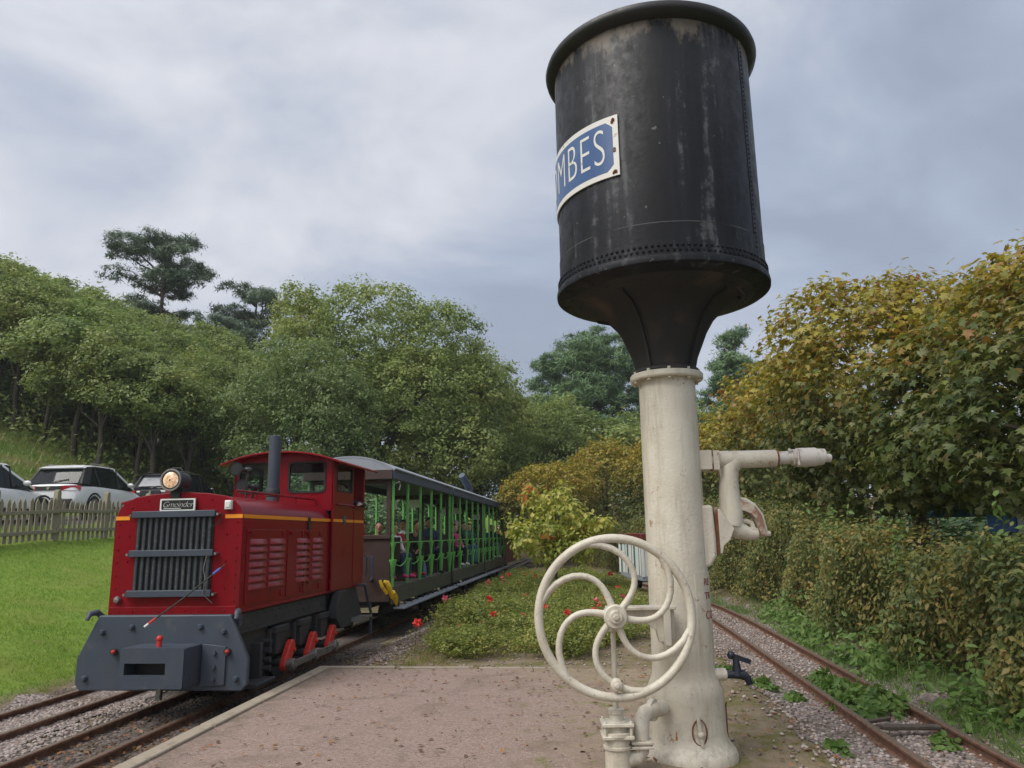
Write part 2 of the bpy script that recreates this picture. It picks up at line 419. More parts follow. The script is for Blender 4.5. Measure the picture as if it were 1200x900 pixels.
def hz(x, y):
    x = np.asarray(x, float); y = np.asarray(y, float)
    z = np.interp(x, _lx, _lz)
    z = z + np.where(x < -8, .045 * smooth((-8 - x) / 4) * (np.clip(y, 0, 45) - 17) * .9, 0)
    # from the main track up to the platform / flower bed level
    e0 = np.where(y < 9.9, -3.62, -3.75); e1 = np.where(y < 9.9, -3.46, -2.85)
    k = smooth((x - e0) / (e1 - e0))
    flat = -.035 + .012 * vnoise(x, y, 2.3, 1.0)
    far = smooth((y - 55) / 60) * 6.0 * smooth((x + 30) / 40)
    z = np.where(x > -4.2, z * (1 - k) + flat * k, z)
    # right-hand track bed
    dx = np.abs(x - xr(y)); kk = 1 - smooth((dx - .62) / .5)
    z = np.where((x > -3.4), z * (1 - kk) + np.minimum(z, -.165) * kk, z)
    z = z + far
    z = z + np.where(x > 3.4, .04 * vnoise(x, y, 1.1, 2) + .05, 0) + np.where(x < -7.3, .05 * vnoise(x, y, .9, 4), 0)
    return z
def axis(parts):
    o = []
    for a, b, st in parts: o.append(np.arange(a, b - 1e-6, st))
    return np.concatenate(o + [[parts[-1][1]]])
gx = axis([(-400, -60, 20), (-60, -20, 1.5), (-20, -8, .4), (-8, 4.5, .14), (4.5, 12, .5), (12, 60, 4), (60, 400, 20)])
gy = axis([(-60, -4, 4), (-4, 3, .5), (3, 14, .2), (14, 34, .35), (34, 70, 1.2), (70, 130, 6), (130, 600, 30)])
def grid_mesh(name, X, Y, Z, mats, smooth_=True):
    ny, nx = X.shape
    v = np.stack([X, Y, Z], -1).reshape(-1, 3); i = np.arange(ny * nx).reshape(ny, nx)
    q = np.stack([i[:-1, :-1], i[:-1, 1:], i[1:, 1:], i[1:, :-1]], -1).reshape(-1, 4)
    t = np.concatenate([q[:, [0, 1, 2]], q[:, [0, 2, 3]]])
    return fast_mesh(name, v, t, mats, smooth=smooth_)
GX, GY = np.meshgrid(gx, gy)

def ground_mat():
    m, nt, bs = new_mat('ground')
    t = N(nt, 'ShaderNodeTexCoord'); s = N(nt, 'ShaderNodeSeparateXYZ'); nt.links.new(t.outputs['Object'], s.inputs[0])
    X, Y = s.outputs['X'], s.outputs['Y']
    wob = mathn(nt, 'MULTIPLY', mathn(nt, 'SUBTRACT', noise(nt, .9, 5), .5), 1.6)
    Xw = mathn(nt, 'ADD', X, wob)
    n_f = noise(nt, 90, 5, .7); n_m = noise(nt, 7, 6, .65); n_l = noise(nt, .7, 4)
    dirt = mixc(nt, step(nt, n_m, .35, .7), ramp(nt, n_f, [(.3, (.15, .118, .078)), (.5, (.225, .18, .125)), (.72, (.33, .27, .20))]), (.19, .145, .10))
    moss = ramp(nt, n_f, [(.3, (.07, .07, .02)), (.7, (.19, .18, .06))])
    dirt = mixc(nt, step(nt, noise(nt, 2.6, 6, .7), .46, .60, 0, .85), dirt, moss)
    grass = mixc(nt, step(nt, n_m, .3, .75), (.115, .195, .024), (.185, .265, .045))
    grass = mixc(nt, step(nt, n_l, .45, .7, 0, .6), grass, (.19, .21, .05))
    grass = mixc(nt, step(nt, noise(nt, 2.1, 6, .7), .60, .70, 0, .7), grass, (.16, .13, .07))
    bank = mixc(nt, step(nt, noise(nt, .35, 5, .6), .42, .62), (.115, .17, .034), (.20, .165, .08))
    litter = ramp(nt, noise(nt, 3.0, 6, .7), [(.3, (.09, .07, .042)), (.55, (.20, .14, .08)), (.75, (.12, .13, .05))])
    asph = ramp(nt, n_f, [(.3, (.06, .06, .062)), (.7, (.13, .125, .12))])
    c = mixc(nt, step(nt, X, -7.0, -6.7), grass, dirt)
    c = mixc(nt, step(nt, Xw, -19.6, -18.9), mixc(nt, step(nt, Xw, -27, -24.5), litter, bank), c)
    pk = mathn(nt, 'MULTIPLY', step(nt, X, -18.6, -18.4), step(nt, X, -14.6, -14.4, 1, 0))
    c = mixc(nt, pk, c, asph)
    c = mixc(nt, step(nt, Xw, 3.3, 4.0), c, mixc(nt, step(nt, n_m, .4, .65), (.06, .10, .025), (.09, .065, .04)))
    c = mixc(nt, step(nt, Y, 32, 40), c, mixc(nt, step(nt, X, -9, -5), c, litter))
    nt.links.new(c, bs.inputs['Base Color']); bs.inputs['Roughness'].default_value = .95; bs.inputs['Specular IOR Level'].default_value = .2
    bump(nt, mathn(nt, 'ADD', n_f, mathn(nt, 'MULTIPLY', n_m, 2)), bs, .6, .02)
    return m
g = grid_mesh('ground', GX, GY, hz(GX, GY), ground_mat()); tag(g, kind='structure')

def ballast_mat(name, a, b, c_, moss=.0):
    m, nt, bs = new_mat(name)
    t = N(nt, 'ShaderNodeTexCoord'); vo = N(nt, 'ShaderNodeTexVoronoi'); vo.inputs['Scale'].default_value = 26
    nt.links.new(t.outputs['Object'], vo.inputs['Vector'])
    sp = N(nt, 'ShaderNodeSeparateColor'); nt.links.new(vo.outputs['Color'], sp.inputs[0])
    c = ramp(nt, sp.outputs[0], [(0, a), (.5, b), (1, c_)])
    c = mixc(nt, step(nt, noise(nt, 1.7, 5), .45, .7), c, (.10, .075, .05))
    nt.links.new(c, bs.inputs['Base Color']); bs.inputs['Roughness'].default_value = .92
    bump(nt, mathn(nt, 'SUBTRACT', 1.0, vo.outputs['Distance']), bs, .8, .03)
    return m
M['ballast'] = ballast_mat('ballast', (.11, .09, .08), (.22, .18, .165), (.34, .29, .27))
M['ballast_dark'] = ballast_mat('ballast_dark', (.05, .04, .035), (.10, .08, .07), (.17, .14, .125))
def strip(name, cxf, hw, y0, y1, dz, mat, stp=.15):
    ys = np.arange(y0, y1, stp); us = np.linspace(-hw, hw, 13)
    wv = 1 + .13 * np.sin(ys * 2.9 + 1) + .09 * np.sin(ys * 6.7) + .05 * np.sin(ys * 13.1)
    X = cxf(ys)[:, None] + us[None] * wv[:, None]; Y = np.repeat(ys[:, None], 13, 1)
    o = grid_mesh(name, X, Y, hz(X, Y) + dz, M[mat]); return tag(o, kind='structure')
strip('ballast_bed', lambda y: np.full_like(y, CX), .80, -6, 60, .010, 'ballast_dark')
strip('ballast_bed', lambda y: np.full_like(y, CX2), .62, -6, 16, .016, 'ballast')
strip('ballast_bed', xr, .84, -6, 54, .008, 'ballast')

# ------------------------------------------------------------------ tracks
M['rail'] = pmat('rail_steel', (.20, .105, .070), .62, metal=.35, var=.35, vscale=9, dirt=(.105, .058, .040), dscale=14, dlo=.42, dhi=.7, bstr=.3)
M['rail_top'] = pmat('rail_running_face', (.30, .24, .20), .38, metal=.7, var=.25, vscale=12, dirt=(.14, .08, .055), dscale=9, dlo=.5, dhi=.75)
M['sleeper'] = pmat('sleeper_wood', (.065, .052, .042), .85, var=.45, vscale=4, map_=(1.5, 14, 8), dirt=(.14, .115, .09), dscale=5, bstr=.6, bscale=30)
RPROF = [(-.05, 0), (.05, 0), (.05, .010), (.010, .024), (.009, .078), (.030, .084), (.031, .104), (.022, .11), (-.022, .11), (-.031, .104), (-.030, .084), (-.009, .078), (-.010, .024), (-.05, .010)]
def rail(name, pf, y0, y1, ztop, parent, stp=.8):
    ys = np.arange(y0, y1 + .01, stp); xs = pf(ys); b = MB(); rings = []
    for x, y in zip(xs, ys): rings.append([(x + px, y, ztop - .11 + pz) for px, pz in RPROF])
    b.loft(rings)
    n = len(RPROF)
    for i in range(len(b.f)):
        f = b.f[i]
        if len(f) == 4 and (f[0] % n) in (7,): b.m[i] = 1
    o = b.build(name, ['rail', 'rail_top'], parent, origin=parent.location, angle=30)
    return o
def track(label, cf, y0, y1, ztop, gauge, s0, s1, seed):
    t = bpy.data.objects.new('railway_track', None); col.objects.link(t); t.location = (float(cf(np.array([y0]))[0]), y0, ztop - .15)
    tag(t, label, None, kind='structure')
    for s in (-1, 1): rail('rail', lambda y, s=s: cf(y) + s * gauge / 2, y0, y1, ztop, t)
    rr = random.Random(seed); b = MB(); b.box((0, 0, 0), (1.25, .20, .12)); proto = b.build('sleeper', 'sleeper', t, bevel=.012)
    y = s0; first = True
    while y < s1:
        o = proto if first else proto.copy()
        if not first: col.objects.link(o)
        first = False
        x = float(cf(np.array([y]))[0]); sl = float((cf(np.array([y + .1])) - cf(np.array([y - .1])))[0]) / .2
        o.location = Vector((x + rr.uniform(-.03, .03), y, ztop - .11 - .058 + rr.uniform(-.008, .006))) - t.location
        o.rotation_euler = (0, 0, -math.atan(sl) + rr.uniform(-.02, .02))
        y += .62 + rr.uniform(-.04, .04)
    return t
track('narrow gauge track under the red locomotive', lambda y: np.full_like(np.asarray(y, float), CX), -4, 62, RAILZ, .66, 4.0, 40, 1)
track('siding beside the lawn edge', lambda y: np.full_like(np.asarray(y, float), CX2), -4, 16, RAILZ, .66, 4.0, 14, 2)
track('overgrown narrow gauge track beside the hedge', xr, -4, 52, -.055, .63, 3.5, 34, 3)

# ------------------------------------------------------------------ platform
def platform_mat():
    m, nt, bs = new_mat('platform_surface')
    f = noise(nt, 130, 4, .7); mid = noise(nt, 6, 6, .65); lo = noise(nt, .8, 4)
    t = N(nt, 'ShaderNodeTexCoord'); vo = N(nt, 'ShaderNodeTexVoronoi'); vo.inputs['Scale'].default_value = 75; nt.links.new(t.outputs['Object'], vo.inputs['Vector'])
    sp = N(nt, 'ShaderNodeSeparateColor'); nt.links.new(vo.outputs['Color'], sp.inputs[0])
    c = ramp(nt, sp.outputs[0], [(0, (.16, .108, .088)), (.35, (.245, .175, .148)), (.7, (.31, .232, .198)), (1, (.40, .325, .285))])
    c = mixc(nt, .45, c, ramp(nt, f, [(.3, (.18, .127, .107)), (.7, (.325, .248, .212))]))
    c = mixc(nt, step(nt, mid, .45, .75, 0, .5), c, (.255, .19, .15))
    s = N(nt, 'ShaderNodeSeparateXYZ'); nt.links.new(t.outputs['Object'], s.inputs[0])
    ed = mathn(nt, 'ADD', mathn(nt, 'ADD', step(nt, s.outputs['X'], -1.6, 1.0, 0, .42), step(nt, s.outputs['Y'], 8.2, 9.8, 0, .18)), mathn(nt, 'MULTIPLY', mid, .75))
    c = mixc(nt, step(nt, ed, .50, .80), c, ramp(nt, f, [(.3, (.17, .135, .085)), (.7, (.34, .275, .195))]))
    gr = step(nt, mathn(nt, 'MULTIPLY', step(nt, noise(nt, 3.2, 7, .72), .50, .68), step(nt, mathn(nt, 'ADD', s.outputs['X'], mathn(nt, 'MULTIPLY', lo, 1.2)), -1.2, 1.2)), .1, .8)
    c = mixc(nt, gr, c, (.15, .145, .055))
    c = mixc(nt, step(nt, noise(nt, 1.1, 8, .72, dist=.6), .50, .66, 0, .55), c, (.155, .118, .09))
    c = mixc(nt, step(nt, noise(nt, 2.7, 8, .75), .60, .70, 0, .4), c, (.29, .235, .195))
    kb = mathn(nt, 'MULTIPLY', step(nt, s.outputs['X'], -3.33, -2.95, 1, 0), step(nt, noise(nt, 5, 6, .7), .35, .6)); c = mixc(nt, mathn(nt, 'MULTIPLY', kb, .7), c, (.13, .105, .075))
    vc = N(nt, 'ShaderNodeTexVoronoi'); vc.feature = 'DISTANCE_TO_EDGE'; vc.inputs['Scale'].default_value = .55; dn_ = N(nt, 'ShaderNodeVectorMath', operation='ADD'); nn_ = N(nt, 'ShaderNodeTexNoise'); nn_.inputs['Scale'].default_value = 2.5; nn_.inputs['Detail'].default_value = 5; nt.links.new(t.outputs['Object'], nn_.inputs['Vector']); nt.links.new(t.outputs['Object'], dn_.inputs[0]); nt.links.new(nn_.outputs['Color'], dn_.inputs[1]); nt.links.new(dn_.outputs[0], vc.inputs['Vector'])
    c = mixc(nt, step(nt, vc.outputs['Distance'], .002, .008, .55, 0), c, (.09, .07, .055))
    nt.links.new(c, bs.inputs['Base Color']); bs.inputs['Roughness'].default_value = .92; bs.inputs['Specular IOR Level'].default_value = .25
    bump(nt, mathn(nt, 'ADD', vo.outputs['Distance'], mathn(nt, 'MULTIPLY', mid, 1.5)), bs, .5, .012)
    return m
px = np.linspace(-3.33, 1.55, 60); py = np.linspace(-4, 9.62, 90); PX, PY = np.meshgrid(px, py)
PZ = .004 * vnoise(PX, PY, 1.6, 3) - .085 * smooth((PX - .60 - .22 * vnoise(PX, PY, 1.3, 6)) / .8) - .004
plat = grid_mesh('platform', PX, PY, PZ, platform_mat()); tag(plat, kind='structure')
M['kerb'] = pmat('kerb_concrete', (.29, .245, .19), .88, var=.22, vscale=7, dirt=(.17, .14, .10), dscale=4, bstr=.5, bscale=60)
rr = random.Random(5)
b = MB(); b.box((0, 0, -.14), (.15, .985, .3)); kp = b.build('kerb_stone', 'kerb', plat, bevel=.012)
first = True
for i in range(13):
    o = kp if first else kp.copy()
    if not first: col.objects.link(o)
    first = False
    o.location = (-3.405 + rr.uniform(-.004, .004), 9.2 - i * 1.0, .008 + rr.uniform(-.004, .004))
for i in range(3):
    o = kp.copy(); col.objects.link(o); o.rotation_euler = (0, 0, R(90) + rr.uniform(-.01, .01)); o.scale = (.55, .98 - .03 * i, 1)
    o.location = (-2.98 + i * .99, 9.67 + i * .04, .006 - i * .012)

# ================================================================== WATER CRANE
def tank_mat():
    m, nt, bs = new_mat('tank_black')
    str_ = noise(nt, 1.0, 6, .65, mapping=(7, 7, .55)); fine = noise(nt, 9, 7, .7); big = noise(nt, 1.6, 5, .6)
    t = N(nt, 'ShaderNodeTexCoord'); s = N(nt, 'ShaderNodeSeparateXYZ'); nt.links.new(t.outputs['Object'], s.inputs[0])
    c = mixc(nt, step(nt, str_, .35, .75), (.0035, .0045, .0065), (.012, .0145, .020))
    c = mixc(nt, step(nt, mathn(nt, 'MULTIPLY', str_, mathn(nt, 'ADD', fine, .35)), .47, .63, 0, .75), c, (.10, .105, .11))
    hi = step(nt, s.outputs['Z'], 4.95, 5.6)
    f = step(nt, mathn(nt, 'ADD', mathn(nt, 'MULTIPLY', hi, .36), mathn(nt, 'MULTIPLY', noise(nt, 3.0, 7, .7, mapping=(1.3, 1.3, .6)), .9)), .69, .82)
    c = mixc(nt, mathn(nt, 'MULTIPLY', f, .7), c, mixc(nt, fine, (.085, .06, .04), (.25, .22, .18)))
    spots = step(nt, noise(nt, 16, 3, .5), .71, .76, 0, .6)
    c = mixc(nt, spots, c, (.16, .16, .16))
    nt.links.new(c, bs.inputs['Base Color'])
    nt.links.new(step(nt, fine, .3, .7, .40, .62), bs.inputs['Roughness']); bs.inputs['Specular IOR Level'].default_value = .26
    bump(nt, mathn(nt, 'ADD', noise(nt, 30, 4), mathn(nt, 'MULTIPLY', big, 3)), bs, .15, .01)
    return m
M['tank'] = tank_mat()
M['tank_under'] = pmat('tank_underside', (.016, .0155, .016), .7, var=.4, vscale=3, dirt=(.085, .06, .045), dscale=2.2, dlo=.5, dhi=.75, bstr=.3, bscale=25)
def cream_mat():
    m, nt, bs = new_mat('cream_paint')
    c = mixc(nt, step(nt, noise(nt, 2.2, 5, .6), .3, .7), (.515, .47, .38), (.62, .58, .49))
    c = mixc(nt, step(nt, noise(nt, 1.0, 6, .7, mapping=(9, 9, 1.0)), .48, .70, 0, .6), c, (.36, .31, .24))
    c = mixc(nt, step(nt, noise(nt, 24, 6, .78), .61, .69, 0, .8), c, (.20, .16, .12))
    t = N(nt, 'ShaderNodeTexCoord'); s = N(nt, 'ShaderNodeSeparateXYZ'); nt.links.new(t.outputs['Object'], s.inputs[0])
    grime = mathn(nt, 'MULTIPLY', step(nt, s.outputs['Z'], .05, .75, .55, 0), step(nt, noise(nt, 11, 6, .7), .45, .72))
    c = mixc(nt, grime, c, (.20, .175, .14))
    ch = step(nt, noise(nt, 7, 8, .8), .615, .64)
    c = mixc(nt, mathn(nt, 'MULTIPLY', ch, .75), c, (.26, .13, .06))
    nt.links.new(c, bs.inputs['Base Color'])
    nt.links.new(step(nt, noise(nt, 12, 4), .3, .7, .38, .55), bs.inputs['Roughness'])
    bump(nt, mathn(nt, 'ADD', noise(nt, 45, 4), mathn(nt, 'MULTIPLY', noise(nt, 5, 3), 2)), bs, .4, .008)
    return m
M['cream'] = cream_mat()
M['rust'] = pmat('rust', (.17, .06, .03), .85, var=.45, vscale=20, dirt=(.35, .28, .22), dscale=12, bstr=.5)
M['rust_cream'] = pmat('rust_under_cream', (.25, .135, .095), .8, var=.35, vscale=14, dirt=(.47, .42, .34), dscale=9, dlo=.46, dhi=.60, bstr=.4)
M['rust_orange'] = pmat('rust_orange', (.45, .17, .035), .9, var=.35, vscale=15)
M['tap_navy'] = pmat('tap_navy', (.012, .016, .03), .4, var=.2)
M['pvc'] = pmat('pvc_grey', (.55, .52, .48), .5, var=.12, dirt=(.3, .2, .15), dscale=9)
M['sign_blue'] = pmat('sign_blue', (.034, .09, .235), .35, var=.14, vscale=3, dirt=(.10, .18, .31), dscale=3, dlo=.5, dhi=.9, bstr=.05)
M['enamel'] = pmat('sign_enamel_white', (.66, .655, .62), .4, var=.08, dirt=(.32, .17, .09), dscale=11, dlo=.60, dhi=.70)
M['red_text'] = pmat('red_lettering', (.20, .035, .03), .7, var=.3)
WC = thing('water_crane', 'tall railway water crane with black riveted tank on a cream iron column', 'water crane', (.6525, 6.096, 0), YAW)
# -- column
prof = [(.36, -.06), (.36, .0), (.345, .04), (.315, .075), (.295, .11), (.287, .16), (.287, .40), (.280, .455), (.255, .51), (.238, .55), (.233, .62), (.229, 1.6), (.225, 2.80), (.225, 2.87)]
b = MB(); b.lathe(prof, 40); column = b.build('column', 'cream', WC, angle=30)
b = MB(); b.lathe([(.225, 2.80), (.285, 2.80), (.292, 2.812), (.292, 2.845), (.285, 2.853), (.2, 2.853)], 40); b.build('column_flange', 'cream', column, angle=30)
for i in range(10):
    a = 2 * math.pi * i / 10 + .2; b = MB(); b.cyl((.262 * math.cos(a), .262 * math.sin(a), 2.782), (.262 * math.cos(a), .262 * math.sin(a), 2.874), .014, n=6); b.build('bolt', 'cream', column)
# inspection slot on the right, keyhole door, rust run
b = MB(); b.tube([(.287 * math.cos(R(-12)) + .004, .287 * math.sin(R(-12)), z) for z in (.10, .22, .33)] + [(.283, -.09, .36)], .006, 6); b.build('seam', 'rust', column)
def on_col(r, ang, z): return Vector((r * math.cos(R(ang)), r * math.sin(R(ang)), z))
AL = -84
b = MB(); b.tube([on_col(.289, AL + 10.5 * math.cos(t), .20 + .085 * math.sin(t)) for t in np.linspace(0, 2 * math.pi, 25)[:-1]], .006, 6, closed=True); b.build('lock_recess', 'rust', column)
b = MB(); b.tube([on_col(.300, AL - 2, .300), on_col(.308, AL - 1, .22), on_col(.305, AL + 2, .11)], [.012, .018, .012], 8); b.sphere(on_col(.308, AL, .19), .027, 10); b.build('lock_handle', 'cream', column)
b = MB()
for k in range(9):
    z0 = .20 - k * .03; w = 1.0 + .5 * k + (k % 3) * .5
    b.add([on_col(.2895 + max(0, .10 - z0) * .35, -117 - w * .5 - k * .55, z0), on_col(.2895 + max(0, .10 - z0) * .35, -117 + w - k * .55, z0), on_col(.2895 + max(0, .13 - z0) * .4, -117 + w - (k + 1) * .55, z0 - .03), on_col(.2895 + max(0, .13 - z0) * .4, -117 - w * .5 - (k + 1) * .55, z0 - .03)], [(0, 1, 2, 3)])
b.build('rust_streak', 'rust_orange', column)
# vertical strap with red lettering on the right flank
b = MB()
for s0, s1 in ((1.30, .72),):
    rings = []
    for z in (s0, s1):
        rings.append([on_col(.2285, a_, z) for a_ in (-70,)] + [on_col(.2345, a_, z) for a_ in range(-70, 1, 7)] + [on_col(.2285, 0, z)])
    b.loft(rings)
strap = b.build('inscription_strap', 'cream', WC)
for z, tx, sz in ((1.225, 'RE', .072), (1.125, 'TR', .072), (.985, 'CO', .085)):
    b = MB()
    me = text_mesh(tx, sz, 0, .001, 'LEFT')
    b.add([on_col(.2358 + v.co.z, -50 + math.degrees(v.co.x / .235), z + v.co.y) for v in me.vertices], [tuple(p.vertices) for p in me.polygons])
    b.build('lettering', 'red_text', strap, angle=10)
# -- tank
TZ0, TZ1, TR = 3.57, 5.59, .835
b = MB(); b.lathe([(TR, TZ0), (TR, TZ0 + .22), (TR, TZ1 - .05), (TR - .02, TZ1), (TR - .05, TZ1), (TR - .05, TZ1 - .25), (0.01, TZ1 - .25)], 72, caps=False)
tank = b.build('tank', 'tank', WC, angle=30)
b = MB(); rim = []
b.lathe([(TR, TZ1 - .075), (TR + .035, TZ1 - .06), (TR + .07, TZ1 - .03), (TR + .078, TZ1 + .0), (TR + .068, TZ1 + .032), (TR + .03, TZ1 + .045), (TR - .03, TZ1 + .04), (TR - .04, TZ1 - .01)], 72, caps=False); b.build('rim', 'black', tank, angle=50)
b = MB(); b.lathe([(TR, 3.83), (TR + .004, 3.83), (TR + .004, TZ0), (TR, TZ0)], 72, caps=False); b.build('lower_band', 'tank', tank, angle=30)
M['tank_seam'] = pmat('tank_seam', (.075, .078, .082), .7, var=.5, vscale=6, dirt=(.02, .022, .025), dscale=4, dlo=.45, dhi=.6)
b = MB(); b.lathe([(TR, 3.838), (TR + .005, 3.836), (TR + .005, 3.830), (TR, 3.828)], 72, caps=False); b.build('plate_seam', 'tank_seam', tank, angle=30)
b = MB(); b.lathe([(TR, 3.685), (TR + .012, 3.685), (TR + .014, 3.59), (TR + .03, 3.575), (TR + .035, 3.55), (TR + .032, 3.525), (TR + .01, 3.51), (TR - .12, 3.485), (TR - .12, 3.55)], 72, caps=False); b.build('bottom_angle_ring', 'tank', tank, angle=30)
rv = MB()
for i in range(120):
    a = 2 * math.pi * i / 120; rv.sphere(((TR + .012) * math.cos(a), (TR + .012) * math.sin(a), 3.65), .0135, 6)
for i in range(120):
    a = 2 * math.pi * (i + .5) / 120; rv.sphere(((TR + .012) * math.cos(a), (TR + .012) * math.sin(a), 3.612), .0135, 6)
for k in range(48):
    for da in (0,):
        a = R(-40); z = 3.66 + k * .039; rv.sphere((TR * math.cos(a), TR * math.sin(a), z), .0115, 6)
tag(rv.build('rivets', 'tank', tank), kind='stuff')
b = MB(); b.loft([[on_col(TR + .003 if j else TR - .001, -40 + 2.2, z), on_col(TR + .003, -40 - 2.2, z), on_col(TR - .001, -40 - 2.2, z)] for z in (3.64, 5.52) for j in (1,)], caps=False, closed=False); b.build('seam_strip', 'tank', tank)
# -- underside dish and funnel
b = MB(); b.lathe([(TR - .06, 3.55), (TR - .10, 3.485), (.60, 3.43), (.50, 3.39), (.41, 3.30), (.345, 3.19), (.30, 3.08), (.262, 2.99), (.238, 2.89), (.235, 2.85)], 48, caps=False)
fun = b.build('funnel', 'tank_under', WC, angle=50)
rv = MB()
for i in range(44):
    a = 2 * math.pi * i / 44; rv.sphere(((TR - .16) * math.cos(a), (TR - .16) * math.sin(a), 3.465), .012, 6)
tag(rv.build('rivets', 'tank_under', fun), kind='stuff')
for ang in (-130, -50, 40, 140):
    ca, sa = math.cos(R(ang)), math.sin(R(ang)); b = MB(); rings = []
    for r, z in ((.64, 3.43), (.51, 3.385), (.42, 3.29), (.355, 3.18), (.305, 3.05), (.265, 2.91), (.262, 2.86)):
        rings.append([(r * ca + k * sa, r * sa - k * ca, z + dz) for k, dz in ((-.011, .07), (-.011, -.012), (.011, -.012), (.011, .07))])
    b.loft(rings); b.build('gusset', 'tank_under', WC)
b = MB(); b.lathe([(.238, 2.90), (.262, 2.885), (.268, 2.866), (.262, 2.8545), (.22, 2.8545)], 32, caps=False); b.build('gasket_collar', 'tank_under', WC)
b = MB(); b.tube([(.50, -.42, 3.46), (.56, -.38, 3.41), (.57, -.30, 3.40), (.55, -.22, 3.45)], .014, 6); b.build('drain_hook', 'tank_under', WC)
# -- enamel name sign bent round the tank
def bent(me, r, a_mid, zc):
    return [on_col(r + v.co.z, a_mid + math.degrees(v.co.x / TR), zc + v.co.y) for v in me.vertices]
SA, SZ = -160.5, 4.51        # sign centre: its right end shows, the rest runs round the far flank
HWs, HHs = .60, .25
def sign_plate(hw, hh, r, thick, notch, name, mt, par):
    b = MB(); nx = 40; rows = []
    for i in range(nx + 1):
        x = -hw + 2 * hw * i / nx; e = hw - abs(x); h = hh
        if notch and e < notch: h = hh - (notch - e) ** 1.0
        rows.append([on_col(r, SA + math.degrees(x / TR), SZ - h), on_col(r + thick, SA + math.degrees(x / TR), SZ - h), on_col(r + thick, SA + math.degrees(x / TR), SZ + h), on_col(r, SA + math.degrees(x / TR), SZ + h)])
    b.loft(rows); return b.build(name, mt, par, angle=30)
sp_ = sign_plate(HWs, HHs, TR + .004, .010, 0, 'name_sign', 'enamel', WC)
tag(sp_, 'curved blue enamel name sign with white border and letters')
sign_plate(HWs - .045, HHs - .045, TR + .0135, .0022, .05, 'sign_field', 'sign_blue', sp_)
b = MB(); me = text_mesh('COMBES', .37, 0, .0012, 'RIGHT', -0.006, 1.12)
xm = max(v.co.x for v in me.vertices); sx = .72
b.add([on_col(TR + .0172 + v.co.z, SA + math.degrees((HWs - .115 + (v.co.x - xm) * sx) / TR), SZ + v.co.y * 1.18) for v in me.vertices], [tuple(p.vertices) for p in me.polygons])
b.build('sign_letters', 'enamel', sp_, angle=10)
for zz_ in (-.215, .215, -.03):
    b = MB(); ang = SA + math.degrees((HWs - .035) / TR); b.sphere(on_col(TR + .016, ang, SZ + zz_), .013, 8); b.build('sign_bolt', 'rust', sp_)
    b = MB(); 
    for q in range(7):
        a2 = random.uniform(0, 6.28); rr2 = random.uniform(.0, .02); b.sphere(on_col(TR + .0135, ang + math.degrees(rr2 * math.cos(a2) / TR), SZ + zz_ - abs(rr2 * 1.3 * math.sin(a2))), (.010, .010, .016), 6)
    b.build('rust_bloom', 'rust', sp_)
# -- handwheel in front of the column, facing the platform
HW = Vector((.690 - 1.26, 5.45 - 6.0, 1.03))
wheel = MB(); WR = .533
wheel.tube([HW + Vector((WR * math.cos(t), 0, WR * math.sin(t))) for t in np.linspace(0, 2 * math.pi, 73)[:-1]], .031, 12, closed=True)
hw = wheel.build('handwheel_rim', 'cream', WC, angle=60)
for k in range(6):
    a0 = R(60 * k + 47); pts = []; rad = []
    for i in range(15):
        t = i / 14; rr_ = .06 + t * (WR - .062); ang = a0 + R(64) * ((rr_ / WR) ** 2.7)
        pts.append(HW + Vector((rr_ * math.cos(ang), .0, rr_ * math.sin(ang)))); rad.append(.027 - .005 * math.sin(math.pi * t))
    s = MB(); s.tube(pts, rad, 10); s.build('spoke', 'cream', hw, angle=60)
b = MB(); RX = Matrix.Rotation(R(90), 3, 'X')
b.lathe([(.082, -.03), (.082, .035), (.074, .045), (.048, .046), (.045, .062), (.040, .066), (.03, .066)], 28, HW, RX); b.build('hub', 'cream', hw, angle=30)
b = MB(); b.lathe([(.022, .05), (.022, .075), (.016, .08)], 6, HW, RX); b.build('hub_nut', 'cream', hw, angle=30)
crank = HW + Vector((-.012, -.005, -WR + .085))
b = MB(); b.lathe([(.042, -.02), (.042, .03), (.036, .042), (.018, .048), (.015, .058), (.008, .06)], 20, crank, RX); b.build('crank_boss', 'cream', hw, angle=30)
b = MB(); b.cyl(HW + Vector((0, .02, 0)), HW + Vector((.0, .32, 0)), .03, n=16); b.build('shaft', 'cream', WC)
# bracket from shaft to column
b = MB(); prof2 = [(0, .045), (.36, .045), (.36, .02), (.34, .02), (.36, -.0)]
y0 = HW.y + .16
b.prism([(HW.x - .04, HW.z + .05), (HW.x + .45, HW.z + .05), (HW.x + .45, HW.z + .025), (HW.x - .04, HW.z + .025)], 'y', y0 - .05, y0 + .10)
pts = [(HW.x - .05, HW.z + .024), (HW.x + .40, HW.z + .024), (HW.x + .40, HW.z - .20), (HW.x + .33, HW.z - .20), (HW.x + .31, HW.z - .12), (HW.x + .24, HW.z - .065), (HW.x + .12, HW.z - .05), (HW.x + .03, HW.z - .055), (HW.x - .03, HW.z - .05)]
b.prism(pts, 'y', y0, y0 + .05)
b.box((HW.x + .385, y0 + .03, HW.z - .09), (.05, .16, .26))
b.lathe([(.06, -.05), (.06, .07)], 20, (HW.x, y0 + .02, HW.z), RX)
b.box((HW.x + .42, y0 + .12, HW.z - .08), (.06, .2, .22))
b.build('bracket', 'cream', WC, bevel=.006)
